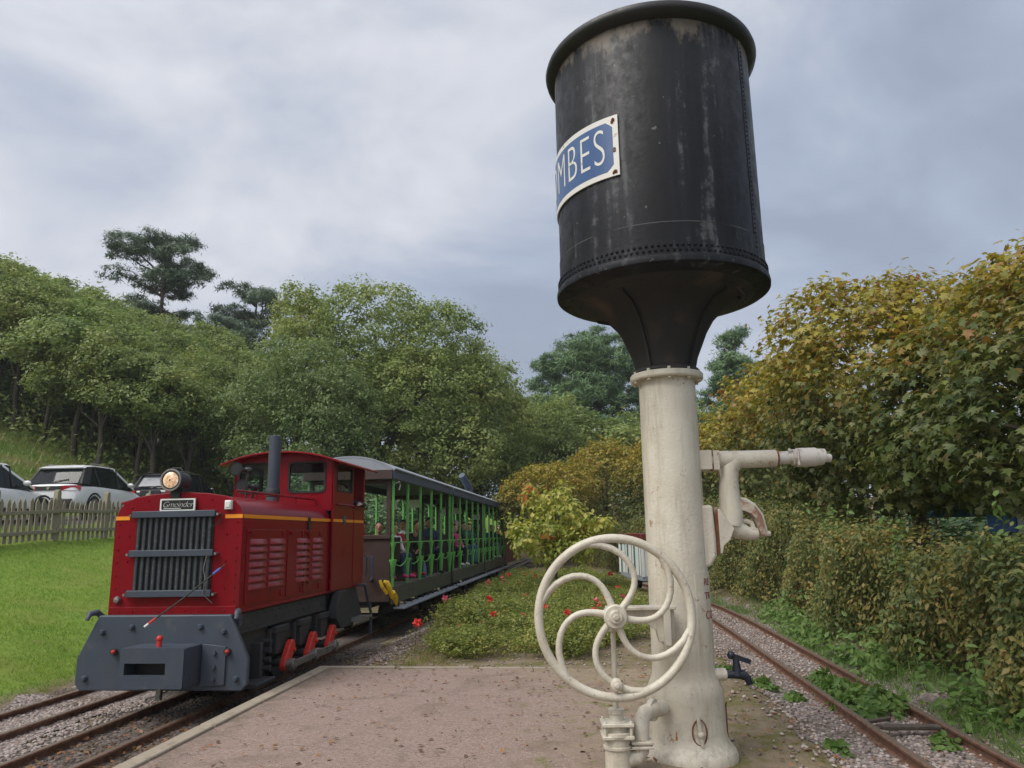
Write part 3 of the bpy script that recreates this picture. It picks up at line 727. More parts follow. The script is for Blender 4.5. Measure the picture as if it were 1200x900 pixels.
# pull rod and foot valve
RXx, RY = HW.x - .008, HW.y + .10
b = MB(); b.cyl((RXx, RY, .40), (RXx, RY, HW.z - .03), .018, n=12); b.cyl((RXx, RY, HW.z - .11), (RXx, RY, HW.z - .01), .028, n=12); b.build('pull_rod', 'cream', WC)
VX, VY = RXx, RY
b = MB()
b.lathe([(.088, -.05), (.088, .15), (.098, .155), (.098, .17), (.086, .175), (.086, .235), (.105, .24), (.105, .262), (.07, .265), (.065, .30), (.075, .305), (.075, .33), (.05, .335), (.045, .375), (.055, .378), (.055, .405), (.03, .41)], 28, (VX, VY, 0)); valve = b.build('foot_valve', 'cream', WC, angle=30)
b = MB()
for z in (.235, .315): b.box((VX, VY, z), (.215, .19, .022))
for sx_ in (-1, 1):
    for sy_ in (-1, 1): b.cyl((VX + sx_ * .088, VY + sy_ * .075, .215), (VX + sx_ * .088, VY + sy_ * .075, .34), .011, n=8)
b.build('valve_flange', 'cream', valve, bevel=.004)
b = MB(); b.tube([(VX + .06, VY, .08), (VX + .13, VY + .01, .085), (VX + .165, VY + .02, .13), (VX + .17, VY + .03, .22), (VX + .18, VY + .05, .31), (VX + .21, VY + .08, .355), (VX + .27, VY + .13, .365), (VX + .36, VY + .2, .365)], .055, 16)
b.build('elbow_pipe', 'cream', WC, angle=60)
b = MB()
for z in (.16, .19): b.box((VX + .167, VY + .022, z), (.15, .15, .018))
b.box((VX + .167, VY + .022, .175), (.115, .115, .02)); b.build('elbow_flange', 'cream', WC, bevel=.004)
b = MB(); b.lathe([(.075, -.02), (.075, .02)], 20, (VX + .275, VY + .135, .365), Matrix.Rotation(R(-36), 3, 'Z') @ Matrix.Rotation(R(90), 3, 'Y'))
b.build('elbow_flange', 'cream', WC, bevel=.004)
# -- outlet arm on the right
ox = .225
b = MB(); b.cyl((.20, 0, 2.15), (.29, 0, 2.15), .085, n=20); b.cyl((.29, 0, 2.15), (.312, 0, 2.15), .09, n=20)
b.prism([(.20, 2.075), (.30, 2.075), (.30, 2.225), (.20, 2.225)], 'y', -.10, .10); b.build('upper_boss', 'cream', WC, bevel=.004)
b = MB(); b.box((.305, 0, 2.15), (.016, .17, .165)); b.build('joint_gap', 'rust', WC)
b = MB(); b.prism([(.314, 2.225), (.36, 2.225), (.36, 2.075), (.314, 2.075)], 'y', -.09, .09)
b.tube([(.33, 0, 2.155), (.60, 0, 2.158), (.83, 0, 2.163)], [.074, .07, .068], 20)
b.tube([(.56, 0, 2.155), (.50, 0, 2.14), (.458, 0, 2.09), (.447, 0, 2.00), (.442, 0, 1.85), (.445, 0, 1.74), (.435, 0, 1.64)], [.05, .075, .076, .074, .082, .092, .095], 20)
b.prism([(.35, 2.10), (.44, 2.10), (.44, 1.70), (.36, 1.78), (.375, 1.86), (.38, 1.98), (.37, 2.05)], 'y', -.03, .03)
b.tube([(.44, -.0, 1.66), (.50, 0, 1.60), (.58, 0, 1.575), (.64, 0, 1.575)], [.085, .07, .05, .045], 16)
arm = b.build('outlet_arm', 'cream', WC, angle=50)
b = MB(); 
ring = [(.50, 1.84), (.56, 1.825), (.625, 1.785), (.67, 1.715), (.685, 1.625), (.695, 1.565), (.655, 1.565), (.642, 1.625), (.625, 1.69), (.59, 1.73), (.54, 1.752), (.50, 1.755)]
b.prism(ring, 'y', -.055, .055); b.build('quadrant', 'rust_cream', arm, bevel=.003)
b = MB(); b.tube([(.50, -.0, 1.85), (.565, 0, 1.838), (.632, 0, 1.795), (.682, 0, 1.72), (.70, 0, 1.63), (.71, 0, 1.565)], .018, 8); b.tube([(.48, 0, 1.68), (.56, 0, 1.675), (.60, 0, 1.66), (.62, 0, 1.60), (.66, 0, 1.57), (.74, 0, 1.575)], .02, 8)
b.cyl((.60, -.04, 1.60), (.60, .04, 1.60), .028, n=12); b.build('quadrant_edge', 'cream', arm)
b = MB(); b.cyl((.83, 0, 2.163), (.845, 0, 2.163), .066, n=20); b.build('pipe_joint', 'rust', arm)
b = MB(); b.tube([(.845, 0, 2.163), (.96, 0, 2.166), (.965, 0, 2.166), (1.0, 0, 2.166), (1.005, 0, 2.166), (1.15, 0, 2.168), (1.155, 0, 2.168), (1.215, 0, 2.168), (1.22, 0, 2.16), (1.27, 0, 2.155)], [.052, .052, .066, .066, .075, .075, .068, .065, .035, .033], 24); b.build('hose_coupling', 'pvc', arm, angle=25)
b = MB(); b.cyl((.93, -.06, 2.22), (.97, .06, 2.235), .012, n=8); b.cyl((.99, -.07, 2.10), (.99, -.07, 2.22), .01, n=8); b.build('clamp_bolt', 'pvc', arm)
b = MB(); b.prism([(.15, 1.80), (.275, 1.80), (.285, 1.55), (.285, 1.42), (.24, 1.345), (.15, 1.30)], 'y', -.13, .13); b.build('lower_boss', 'cream', WC, bevel=.025, seg=3)
b = MB(); b.box((.300, 0, 1.605), (.028, .20, .36)); b.build('joint_gap', 'rust', WC)
b = MB(); b.prism([(.315, 1.77), (.335, 1.77), (.36, 1.72), (.44, 1.62), (.40, 1.53), (.35, 1.49), (.335, 1.43), (.315, 1.43)], 'y', -.10, .10); b.build('lower_flange', 'cream', arm, bevel=.008)
# -- tap
b = MB(); b.cyl((.20, -.06, .55), (.30, -.06, .55), .045, n=16); b.cyl((.30, -.06, .55), (.315, -.06, .55), .04, .02, n=16); b.build('tap_boss', 'cream', WC)
b = MB()
b.tube([(.30, -.06, .545), (.37, -.06, .55), (.43, -.06, .545), (.465, -.06, .515), (.475, -.06, .475)], [.026, .033, .036, .028, .025], 12)
b.tube([(.385, -.06, .54), (.385, -.06, .63), (.38, -.06, .67)], [.042, .026, .022], 10)
b.bar((.345, -.06, .685), (.49, -.06, .635), .04, .034); b.sphere((.35, -.06, .685), .032, 8)
b.build('tap', 'tap_navy', WC, angle=50)

# ================================================================== LOCOMOTIVE
LO = thing('diesel_locomotive', 'small dark red narrow gauge diesel locomotive with orange stripe and slate front plate', 'locomotive', (CX, 10.3, RAILZ))
OR = tuple(LO.location)
def lp(b, name, mats, par=None, **k): return b.build(name, mats, par or LO, origin=OR, **k)
HWD = .735
def hood_prof(g=0.0):
    half = [(HWD + g, .83 - g), (HWD + g, 1.78), (HWD - .008 + g, 1.87), (HWD - .04 + g, 1.955), (HWD - .10 + g * .8, 2.02 + g * .6), (HWD - .20, 2.068 + g), (.34, 2.10 + g), (.12, 2.115 + g)]
    return [(CX + x, z) for x, z in half] + [(CX - x, z) for x, z in reversed(half)]
FY, CY, RY_ = 8.12, 10.97, 12.50
b = MB(); b.prism(hood_prof(), 'y', FY, CY + .01); hood = lp(b, 'hood', 'loco_red', bevel=.006)
b = MB(); b.prism(hood_prof(.014), 'y', FY - .03, FY + .0); front = lp(b, 'front_panel', 'loco_red', bevel=.006)
b = MB(); b.box((CX, FY - .02, .85), (1.46, .07, .09)); b.box((CX, (FY + RY_) / 2, .83), (1.50, RY_ - FY, .03)); lp(b, 'lower_flange', 'loco_red', bevel=.005)
rv = MB()
for sx in (-1, 1):
    for z in np.arange(.95, 1.85, .14): rv.sphere((CX + sx * .69, FY - .032, z), .011, 6)
    for z in (1.08, 1.38, 1.66): rv.sphere((CX + sx * .57, FY - .032, z), .012, 6)
for x in np.linspace(-.6, .6, 9): rv.sphere((CX + x, FY - .056, .85), .010, 6)
for t in np.linspace(-1, 1, 7): rv.sphere((CX + .56 * t, FY - .032, 2.06 - .07 * abs(t) ** 4 * 1.3), .011, 6)
for z in np.arange(.98, 1.75, .15): rv.sphere((CX + HWD, FY + .05, z), .009, 6)
tag(lp(rv, 'rivets', 'loco_red', front), kind='stuff')
# radiator
GXc = CX - .03; GW = .90
b = MB(); b.box((GXc, FY - .028, 1.465), (GW, .03, .86)); core = lp(b, 'radiator_core', 'black')
for i in range(13):
    x = GXc - GW / 2 + .035 + i * (GW - .07) / 12; b = MB(); b.cyl((x, FY - .055, 1.04), (x, FY - .055, 1.89), .019, n=8); lp(b, 'grille_slat', 'grille_metal', core)
for z in (1.035, 1.465, 1.89):
    b = MB(); b.box((GXc, FY - .085, z), (GW + .07, .045, .072)); gb = lp(b, 'grille_bar', 'slate', bevel=.006)
    for sx in (-1, 1):
        b = MB(); b.cyl((GXc + sx * (GW / 2 + .06), FY - .10, z - .01), (GXc + sx * (GW / 2 + .06), FY - .02, z - .01), .015, n=8); lp(b, 'bolt', 'steel', gb)
# nameplate
b = MB(); b.prism(rrect(CX - .195, 1.925, CX + .195, 2.055, .012), 'y', FY - .075, FY - .045); npl = lp(b, 'nameplate', 'black')
b = MB()
me = plate(rrect(-.205, -.07, .205, .07, .014), [rrect(-.188, -.053, .188, .053, .010)], .02); b.mesh(me, T(CX, FY - .072, 1.99) @ XZ); lp(b, 'plate_border', 'sign_white', npl)
b = MB(); b.mesh(text_mesh('Gmeinder', .092, .35, .003, offset=-.0025, space=.95), T(CX, FY - .078, 1.993) @ XZ); lp(b, 'plate_lettering', 'sign_white', npl, angle=10)
b = MB(); b.box((CX - .06, FY - .078, 1.952), (.20, .004, .006)); lp(b, 'plate_underline', 'sign_white', npl)
# headlamp
M['lamp_glass'], nt, bs = new_mat('lamp_glass')
nz = noise(nt, 22, 3); c = ramp(nt, nz, [(.35, (.5, .25, .12)), (.55, (.8, .55, .36)), (.7, (.9, .85, .78))])
nt.links.new(c, bs.inputs['Base Color']); nt.links.new(c, bs.inputs['Emission Color']); bs.inputs['Emission Strength'].default_value = .16; bs.inputs['Roughness'].default_value = .15
RXm = Matrix.Rotation(R(90), 3, 'X'); LZ_ = 2.265; LXp = CX - .075
b = MB(); b.lathe([(.08, -.22), (.10, -.20), (.11, -.10), (.113, .02), (.122, .03), (.122, .06), (.106, .065)], 28, (LXp, FY - .06, LZ_), RXm); hl = lp(b, 'headlamp', 'slate_dark')
b = MB(); b.lathe([(.108, .05), (.08, .072), (.04, .082), (.01, .085)], 28, (LXp, FY - .06, LZ_), RXm, caps=False); lp(b, 'lens', M['lamp_glass'], hl)
b = MB(); b.tube([(LXp + .115 * math.cos(t), FY - .125, LZ_ + .115 * math.sin(t)) for t in np.linspace(0, 2 * math.pi, 33)[:-1]], .010, 6, closed=True); lp(b, 'lamp_ring', 'steel', hl)
b = MB(); b.box((LXp + .02, FY + .02, 2.13), (.11, .14, .16)); b.box((LXp + .06, FY + .0, 2.17), (.05, .05, .2)); lp(b, 'lamp_bracket', 'black', hl)
b = MB(); b.tube([(LXp - .08, FY - .02, LZ_ + .09), (LXp - .05, FY - .02, LZ_ + .14), (LXp + .05, FY - .02, LZ_ + .14), (LXp + .08, FY - .02, LZ_ + .09)], .008, 6); lp(b, 'lamp_handle', 'slate_dark', hl)
b = MB(); b.box((CX + .585, FY - .05, 1.98), (.075, .06, .10)); b.box((CX + .585, FY - .082, 1.985), (.055, .012, .07)); lp(b, 'marker_box', 'white_paint', bevel=.008)
b = MB(); b.lathe([(.038, 0), (.042, .02), (.03, .045), (.01, .05)], 16, (CX - .64, FY - .03, .97), RXm); lp(b, 'marker_light', 'steel')
# hand stay: thin rod with blue sleeve over the radiator, red tip
p0, p1 = Vector((CX + .585, FY - .06, 1.335)), Vector((CX - .03, 7.62, .735))
b = MB(); b.tube([p0, p0.lerp(p1, .5) + Vector((0, 0, -.015)), p1], .009, 6); rod = lp(b, 'hand_cable', 'black')
b = MB(); b.tube([p0.lerp(p1, .06), p0.lerp(p1, .16)], .013, 6); lp(b, 'cable_sleeve', pmat('sleeve_blue', (.05, .12, .5), .4), rod)
b = MB(); b.tube([p0.lerp(p1, .86), p0.lerp(p1, .95)], .013, 6); lp(b, 'cable_sleeve', 'red_bright', rod)
b = MB(); b.tube([p0.lerp(p1, .95), p0.lerp(p1, 1.0)], .012, 6); lp(b, 'cable_tip', 'white_paint', rod)
b = MB(); b.tube([(CX + .56, FY - .06, 1.94), (CX + .50, FY - .08, 1.80), (CX + .36, FY - .12, 1.68), (CX + .18, FY - .12, 1.70)], .005, 5); lp(b, 'wire', 'black')
b = MB(); b.tube([(CX + .40, FY - .12, 1.44), (CX + .37, FY - .12, 1.30), (CX + .395, FY - .12, 1.20), (CX + .38, FY - .12, 1.03), (CX + .46, FY - .06, .93)], .006, 5); lp(b, 'wire', 'steel')
# stripe
b = MB(); b.box((CX + HWD + .002, (FY + CY) / 2, 1.855 - .0), (.006, CY - FY, .042)); lp(b, 'side_stripe', 'orange')
b = MB(); b.box((CX + .765 + .0155, (10.97 + 11.925) / 2, 1.855), (.006, .95, .042)); lp(b, 'side_stripe', 'orange')
b = MB(); b.box((CX + .765 + .0245, 12.185, 1.855), (.006, .51, .042)); lp(b, 'side_stripe', 'orange')
b = MB(); b.box((CX + .645, FY - .034, 1.855), (.20, .006, .042)); lp(b, 'front_stripe', 'orange')
b = MB(); b.box((CX - .66, FY - .034, 1.855), (.165, .006, .042)); lp(b, 'front_stripe', 'orange')
# hood side doors, louvres
SXp = CX + HWD
for y0, y1 in ((8.22, 9.30), (9.38, 9.94), (9.95, 10.62)):
    b = MB(); b.box((SXp + .004, (y0 + y1) / 2, 1.30), (.012, y1 - y0 - .02, .82)); dr = lp(b, 'hood_door', 'loco_red', bevel=.004)
    for hz_ in (.95, 1.66):
        b = MB(); b.box((SXp + .014, y1 - .08, hz_), (.02, .05, .075)); lp(b, 'hinge', 'loco_red', dr, bevel=.006)
    for y_ in (y0 + .06,):
        b = MB(); b.cyl((SXp + .01, y_, 1.67), (SXp + .035, y_, 1.67), .018, n=10); b.bar((SXp + .03, y_, 1.67), (SXp + .03, y_ + .05, 1.65), .014, .014); lp(b, 'door_handle', 'loco_red', dr)
for y0, y1 in ((8.30, 8.74), (8.83, 9.27), (9.68, 10.10), (10.25, 10.64)):
    for i in range(7):
        z = 1.05 + i * .083
        b = MB(); rings = []
        for y, s in ((y0, .2), (y0 + .03, 1), (y1 - .03, 1), (y1, .2)):
            rings.append([(SXp + .010, y, z), (SXp + .010 + .034 * s, y, z - .006), (SXp + .010 + .030 * s, y, z + .012), (SXp + .010, y, z + .055)])
        b.loft(rings); lp(b, 'louvre', 'louvre_highlight_red', hood, angle=50)
b = MB(); b.box((SXp + .012, 10.09, 1.80), (.022, .07, .17)); lp(b, 'latch_slot', 'black', bevel=.004)
b = MB(); b.tube([(SXp + .02, 10.09, 1.70), (SXp + .02, 10.09, 1.0)], .007, 6); lp(b, 'latch_rod', 'loco_red')
# hood handrail
HX = CX + .50
b = MB(); b.tube([(HX, 8.40, 2.085), (HX, 8.40, 2.155), (HX, 8.48, 2.16), (HX, 10.8, 2.16), (HX, 10.92, 2.16), (HX, 10.92, 2.05)], .013, 8)
for y in (8.95, 9.55, 10.2): b.cyl((HX, y, 2.06), (HX, y, 2.16), .012, n=8)
lp(b, 'hood_rail', 'loco_red')
b = MB(); b.box((CX - .70, FY + .10, 2.04), (.12, .05, .03), rot=(0, R(-15), 0)); lp(b, 'lifting_lug', 'loco_red', bevel=.006)
# exhaust
b = MB(); b.lathe([(.09, 2.08), (.09, 2.16), (.083, 2.17), (.083, 3.015), (.079, 3.02), (.072, 3.02), (.072, 2.9)], 24, (CX + .20, 10.12, 0), caps=False); ex = lp(b, 'exhaust_stack', 'slate', angle=30)
b = MB(); b.lathe([(.092, 2.17), (.097, 2.18), (.097, 2.27), (.092, 2.28)], 24, (CX + .20, 10.12, 0), caps=False); lp(b, 'stack_sleeve', 'slate_dark', ex)
b = MB(); b.lathe([(.071, 0), (.0, .001)], 20, (CX + .20, 10.12, 2.92), caps=False); lp(b, 'stack_mouth', 'black', ex)
# horns
for hx, hy, z, L_ in ((CX + .16, 9.2, 2.475, .36), (CX + .22, 9.25, 2.265, .40)):
    b = MB(); b.lathe([(.085, .0), (.088, .006), (.070, -.03), (.045, -.09), (.028, -.18), (.020, -L_ + .06), (.045, -L_ + .05), (.05, -L_), (.03, -L_ - .02)], 20, (hx, hy - .14, z), RXm); hn = lp(b, 'air_horn', 'black', angle=50)
    b = MB(); b.lathe([(.070, .002), (.045, -.06), (.01, -.10)], 20, (hx, hy - .142, z), RXm, caps=False); lp(b, 'horn_mouth', 'black', hn)
    b = MB(); b.cyl((hx + .02, hy + .14, 2.05), (hx + .02, hy + .14, z), .014, n=8); lp(b, 'horn_post', 'slate_dark', hn)
# cab
CW = .765
def roofz(x, top=2.885, drop=.175): return top - drop * (abs(x) / .93) ** 2.2
cab_out = [(-CW, 2.0), (CW, 2.0), (CW, 2.72)] + [(x, roofz(x) - .03) for x in np.linspace(CW, -CW, 9)] + [(-CW, 2.72)]
wl = rrect(-.70, 2.29, -.19, 2.72, .05); wr = rrect(.08, 2.28, .64, 2.72, .06)
b = MB(); b.mesh(plate(cab_out, [wl, wr], .03), T(CX, CY, 0) @ XZ); cf = lp(b, 'cab_front', 'loco_red', angle=30)
for w_ in (wl, wr):
    x0 = min(p[0] for p in w_); x1 = max(p[0] for p in w_); z0 = min(p[1] for p in w_); z1 = max(p[1] for p in w_)
    b = MB(); b.mesh(plate(rrect(x0 - .015, z0 - .015, x1 + .015, z1 + .015, .07), [rrect(x0 + .012, z0 + .012, x1 - .012, z1 - .012, .05)], .04), T(CX, CY - .006, 0) @ XZ); fr = lp(b, 'window_seal', 'rubber', cf, angle=30)
    b = MB(); b.mesh(plate(rrect(x0, z0, x1, z1, .05), [], .006), T(CX, CY, 0) @ XZ); lp(b, 'window_pane', 'glass', fr)
for sx in (-1, 1):
    X = CX + sx * CW
    out = [(CY - .015, .84), (11.92, .84), (RY_, .84), (RY_, 2.06), (11.92, 2.06), (11.92, 2.73), (CY - .015, 2.73)]
    b = MB(); b.mesh(plate(out, [rrect(11.10, 2.30, 11.84, 2.68, .05)], .026), T(X, 0, 0) @ YZ); cs = lp(b, 'cab_side', 'loco_red', angle=30)
    b = MB(); b.mesh(plate(rrect(11.085, 2.285, 11.855, 2.695, .06), [rrect(11.115, 2.315, 11.825, 2.665, .04)], .036), T(X, 0, 0) @ YZ); fr = lp(b, 'window_seal', 'rubber', cs, angle=30)
    b = MB(); b.mesh(plate(rrect(11.10, 2.30, 11.84, 2.68, .05), [], .006), T(X, 0, 0) @ YZ); lp(b, 'window_pane', 'glass', fr)
    b = MB(); b.box((X, RY_ - .03, 2.39), (.04, .06, .68)); lp(b, 'cab_pillar', 'loco_red')
    b = MB(); b.box((X + sx * .012, 12.2, 2.075), (.07, .58, .03)); lp(b, 'door_ledge', 'loco_red', cs, bevel=.006)
    b = MB(); b.mesh(plate(rrect(11.93, .90, 12.44, 2.03, .03), [], .012), T(X + sx * .016, 0, 0) @ YZ); lp(b, 'cab_door', 'loco_red', cs, bevel=.004)
b = MB(); b.tube([(CX + CW + .015, 11.05, 2.09), (CX + CW + .05, 11.07, 2.095), (CX + CW + .05, 11.85, 2.095), (CX + CW + .015, 11.87, 2.09)], .011, 8); lp(b, 'grab_rail', 'loco_red')
b = MB(); b.tube([(CX + CW + .02, 12.55, .98), (CX + CW + .06, 12.56, 1.0), (CX + CW + .06, 12.56, 1.28), (CX + CW + .02, 12.55, 1.30)], .012, 8); lp(b, 'grab_rail', 'slate')
b = MB(); b.mesh(plate(cab_out[:1] + [(CW, 2.0)] + cab_out[2:], [rrect(-.60, 2.15, .60, 2.70, .06)], .03), T(CX, RY_ - .02, 0) @ XZ); lp(b, 'cab_back', 'loco_red', angle=30)
b = MB(); b.box((CX, RY_ - .02, 1.42), (2 * CW - .05, .03, 1.16)); lp(b, 'cab_back_lower', 'loco_red')
b = MB(); rings = []
xs = np.linspace(-.93, .93, 17)
for y in (CY - .20, RY_ + .24): rings.append([(CX + x, y, roofz(x)) for x in xs] + [(CX + x, y, roofz(x) - .028) for x in reversed(xs)])
b.loft(rings); lp(b, 'cab_roof', 'loco_red', bevel=.005)
b = MB(); b.lathe([(.07, -.0), (.07, .012), (.06, .016)], 24, (CX + CW + .012, 11.47, 1.862), Matrix.Rotation(R(90), 3, 'Y') ); bd = lp(b, 'badge', 'slate')
b = MB(); b.lathe([(.03, .014), (.03, .02)], 16, (CX + CW + .012, 11.47, 1.862), Matrix.Rotation(R(90), 3, 'Y')); lp(b, 'badge_emblem', 'steel', bd)
b = MB(); b.box((CX - .05, 11.25, 1.75), (1.2, .35, .7)); b.box((CX - .4, 11.9, 1.5), (.45, .4, .1)); lp(b, 'control_desk', 'slate_dark')
b = MB(); b.box((CX, 11.7, .9), (1.45, 1.5, .06)); lp(b, 'cab_floor', 'slate_dark')
# frame, running gear
b = MB(); b.box((CX, 10.2, .58), (1.30, 4.1, .46)); b.box((CX, 10.2, .40), (1.10, 4.0, .34)); lp(b, 'main_frame', 'slate_dark', bevel=.008)
b = MB(); b.box((CX + .68, 9.55, .605), (.10, 2.75, .025)); b.box((CX + .70, 9.55, .70), (.03, 2.75, .20)); lp(b, 'frame_ledge', 'slate_dark')
rv = MB()
for y in np.arange(8.3, 11.2, .22):
    for z in (.68, .76): rv.sphere((CX + .715, y + (z > .7) * .1, z), .012, 6)
tag(lp(rv, 'rivets', 'slate_dark'), kind='stuff')
for i, y in enumerate((9.30, 10.07, 10.84)):
    b = MB()
    for sx in (-1, 1): b.lathe([(.30, -.05), (.30, .03), (.325, .045), (.325, .06), (.26, .062), (.08, .02)], 28, (CX + sx * .36, y, .13), Matrix.Rotation(R(90 * sx), 3, 'Y'))
    b.cyl((CX - .80, y, .13), (CX + .80, y, .13), .055, n=14); ws = lp(b, 'wheelset', 'slate_dark', angle=30)
    for sx in (-1, 1):
        # red balanced crank: teardrop, heavy end up and back, pin low and forward
        b = MB(); X0 = CX + sx * .745; poly = []
        c0, r0, c1, r1 = (y - .02, .10), .075, (y + .15, .285), .088; th = math.atan2(c1[1] - c0[1], c1[0] - c0[0])
        for a in np.linspace(-95, 95, 9): poly.append((c1[0] + r1 * math.cos(th + R(a)), c1[1] + r1 * math.sin(th + R(a))))
        for a in np.linspace(95, 265, 8): poly.append((c0[0] + r0 * math.cos(th + R(a)), c0[1] + r0 * math.sin(th + R(a))))
        b.prism(poly, 'x', X0 + sx * .02, X0 + sx * .095); ck = lp(b, 'crank', 'red_bright', ws, bevel=.012)
        b = MB(); b.cyl((X0 + sx * .09, y - .02, .10), (X0 + sx * .20, y - .02, .10), .058, n=16); lp(b, 'crank_pin', 'steel', ws)
        b = MB(); b.cyl((X0 + sx * .095, y + .16, .25), (X0 + sx * .125, y + .16, .25), .022, n=8); lp(b, 'crank_bolt', 'red_bright', ws)
    for sx in (-1, 1):
        b = MB(); b.box((CX + sx * .66, y, .36), (.16, .26, .26)); b.box((CX + sx * .69, y, .52), (.14, .40, .08)); b.box((CX + sx * .68, y - .22, .42), (.06, .05, .24)); b.box((CX + sx * .68, y + .22, .42), (.06, .05, .24)); lp(b, 'axlebox', 'slate_dark', bevel=.01)
for sx in (-1, 1):
    b = MB(); X0 = CX + sx * .90; b.bar((X0, 9.22, .10), (X0, 10.90, .10), .04, .075)
    for y in (9.28, 10.05, 10.82): b.cyl((X0 - .03, y, .10), (X0 + .03, y, .10), .075, n=16)
    lp(b, 'coupling_rod', 'steel', bevel=.004)
b = MB(); b.box((CX + .62, 8.62, .28), (.05, .9, .40)); b.box((CX + .70, 8.72, .2), (.12, .07, .46)); b.box((CX + .74, 8.60, .02), (.28, .50, .05)); lp(b, 'sand_pipe_guard', 'slate_dark', bevel=.01)
b = MB()
for z in (.12, .22, .32, .42): b.cyl((CX + .70, 8.9, z), (CX + .79, 8.9, z), .035, n=10)
lp(b, 'spring_stack', 'slate_dark')
# rear step unit
for sx in (-1, 1):
    X0 = CX + sx * .72; X1 = CX + sx * .90
    b = MB(); b.prism([(11.22, .82), (11.50, .82), (11.76, .38), (11.76, .28), (11.30, .28), (11.05, .45), (11.05, .60)], 'x', X0, X1 - sx * .06); lp(b, 'step_side_box', 'slate_dark', bevel=.008)
    b = MB(); b.prism([(11.50, .81), (12.20, .83), (12.28, .80), (12.62, .34), (11.78, .34)], 'x', X0 - sx * .02, X0 + sx * .02); lp(b, 'step_back_plate', 'slate_dark')
    b = MB(); b.box(((X0 + X1) / 2, 12.16, .335), (abs(X1 - X0) + .06, .84, .03)); lp(b, 'step_tread', 'steel')
    b = MB(); b.bar((X1, 12.22, .86), (X1, 12.60, .38), .035, .05); b.bar((X1, 12.60, .40), (X1, 12.60, .03), .035, .05, up=(0, 1, 0)); b.box(((X0 + X1) / 2, 12.24, .845), (.2, .06, .035)); lp(b, 'step_stringer', 'slate', bevel=.006)
# front plate, coupler pocket, hooks
b = MB(); half = [(.74, .82), (.955, .38), (.955, .12), (.90, .055)]
b.prism([(CX + x, z) for x, z in half] + [(CX - x, z) for x, z in reversed(half)], 'y', 7.93, 7.99); fp = lp(b, 'front_plate', 'slate', bevel=.012)
b = MB(); b.box((CX, 8.06, .80), (1.40, .16, .03)); b.box((CX, 8.1, .45), (1.2, .25, .6)); lp(b, 'buffer_frame', 'slate_dark')
for sx, z in ((-1, .65), (-1, .18), (1, .65), (1, .18), (.42, .70), (-.35, .70), (.40, .15)):
    b = MB(); b.lathe([(.032, 0), (.032, .02), (.02, .035), (.02, .04)], 8, (CX + sx * (.68 if abs(sx) == 1 and z > .5 else .84) if abs(sx) == 1 else CX + sx, 7.93, z), RXm); lp(b, 'plate_bolt', 'slate', fp)
KX = CX + .10
b = MB(); b.mesh(plate(rrect(-.34, .14, .34, .53, .02), [rrect(-.29, .27, .15, .385, .01)], .04), T(KX, 7.60, 0) @ XZ)
for sx in (-1, 1): b.box((KX + sx * .325, 7.77, .335), (.04, .32, .385))
b.box((KX, 7.77, .515), (.61, .32, .03)); b.box((KX, 7.77, .155), (.61, .32, .03)); cp = lp(b, 'coupler_pocket', 'slate', angle=30)
b = MB(); b.box((KX, 7.80, .33), (.55, .05, .3)); lp(b, 'pocket_back', 'black', cp)
b = MB(); b.prism([(KX + .36, .10), (KX + .62, .12), (KX + .62, .50), (KX + .36, .53)], 'y', 7.905, 7.928); lp(b, 'pocket_flange', 'slate', cp, bevel=.004)
for z in (.18, .30, .44):
    b = MB(); b.cyl((KX + .50, 7.905, z), (KX + .50, 7.875, z), .026, n=6); lp(b, 'plate_bolt', 'slate', cp)
b = MB(); b.cyl((KX + .0, 7.70, .50), (KX + .0, 7.70, .60), .025, n=10); b.sphere((KX, 7.70, .61), .035, 10); lp(b, 'coupling_pin', 'red_bright', cp)
for x in (-.52, .74):
    b = MB(); b.cyl((CX + x, 7.93, .45), (CX + x, 7.88, .45), .035, n=10); pg = lp(b, 'electric_plug', 'slate_dark', fp); b = MB(); b.sphere((CX + x + .01, 7.875, .455), .022, 8); lp(b, 'plug_cap', 'red_bright', pg)
b = MB(); b.box((KX - .02, 7.8, .09), (.05, .05, .2)); lp(b, 'coupler_drop_bar', 'steel', cp)
for sx in (-1, 1):
    x = CX + sx * .78; b = MB(); b.tube([(x, 8.06, .70), (x, 8.04, .80), (x + sx * .02, 7.98, .85), (x + sx * .05, 7.90, .84), (x + sx * .055, 7.87, .78)], [.03, .035, .035, .032, .022], 10); lp(b, 'tow_hook', 'slate', fp)

# ================================================================== PEOPLE
def skin_mat(name, c):
    m, nt, bs = new_mat(name)
    cc = mixc(nt, noise(nt, 12, 3), [x * .88 for x in c], c); nt.links.new(cc, bs.inputs['Base Color']); bs.inputs['Roughness'].default_value = .5
    bs.inputs['Subsurface Weight'].default_value = .08; bs.inputs['Subsurface Radius'].default_value = (.02, .01, .005); return m
SK = [skin_mat('skin_a', (.55, .31, .21)), skin_mat('skin_b', (.36, .19, .12)), skin_mat('skin_c', (.62, .38, .28))]
_cl = {}
def cloth(c):
    k = tuple(c)
    if k not in _cl: _cl[k] = pmat('cloth_%d' % len(_cl), c, .85, var=.22, vscale=14, bstr=.4, bscale=45)
    return _cl[k]
M['hair_dark'] = pmat('hair_dark', (.014, .010, .008), .5, var=.4, vscale=30, bstr=.6, bscale=60)
M['hair_grey'] = pmat('hair_grey', (.42, .41, .40), .6, var=.25, vscale=30, bstr=.6, bscale=60)
M['hair_brown'] = pmat('hair_brown', (.06, .03, .015), .55, var=.4, vscale=30, bstr=.6, bscale=60)
M['eye'] = pmat('eye', (.02, .015, .012), .2, bstr=0)
def mir(p): return (-p[0], p[1], p[2])
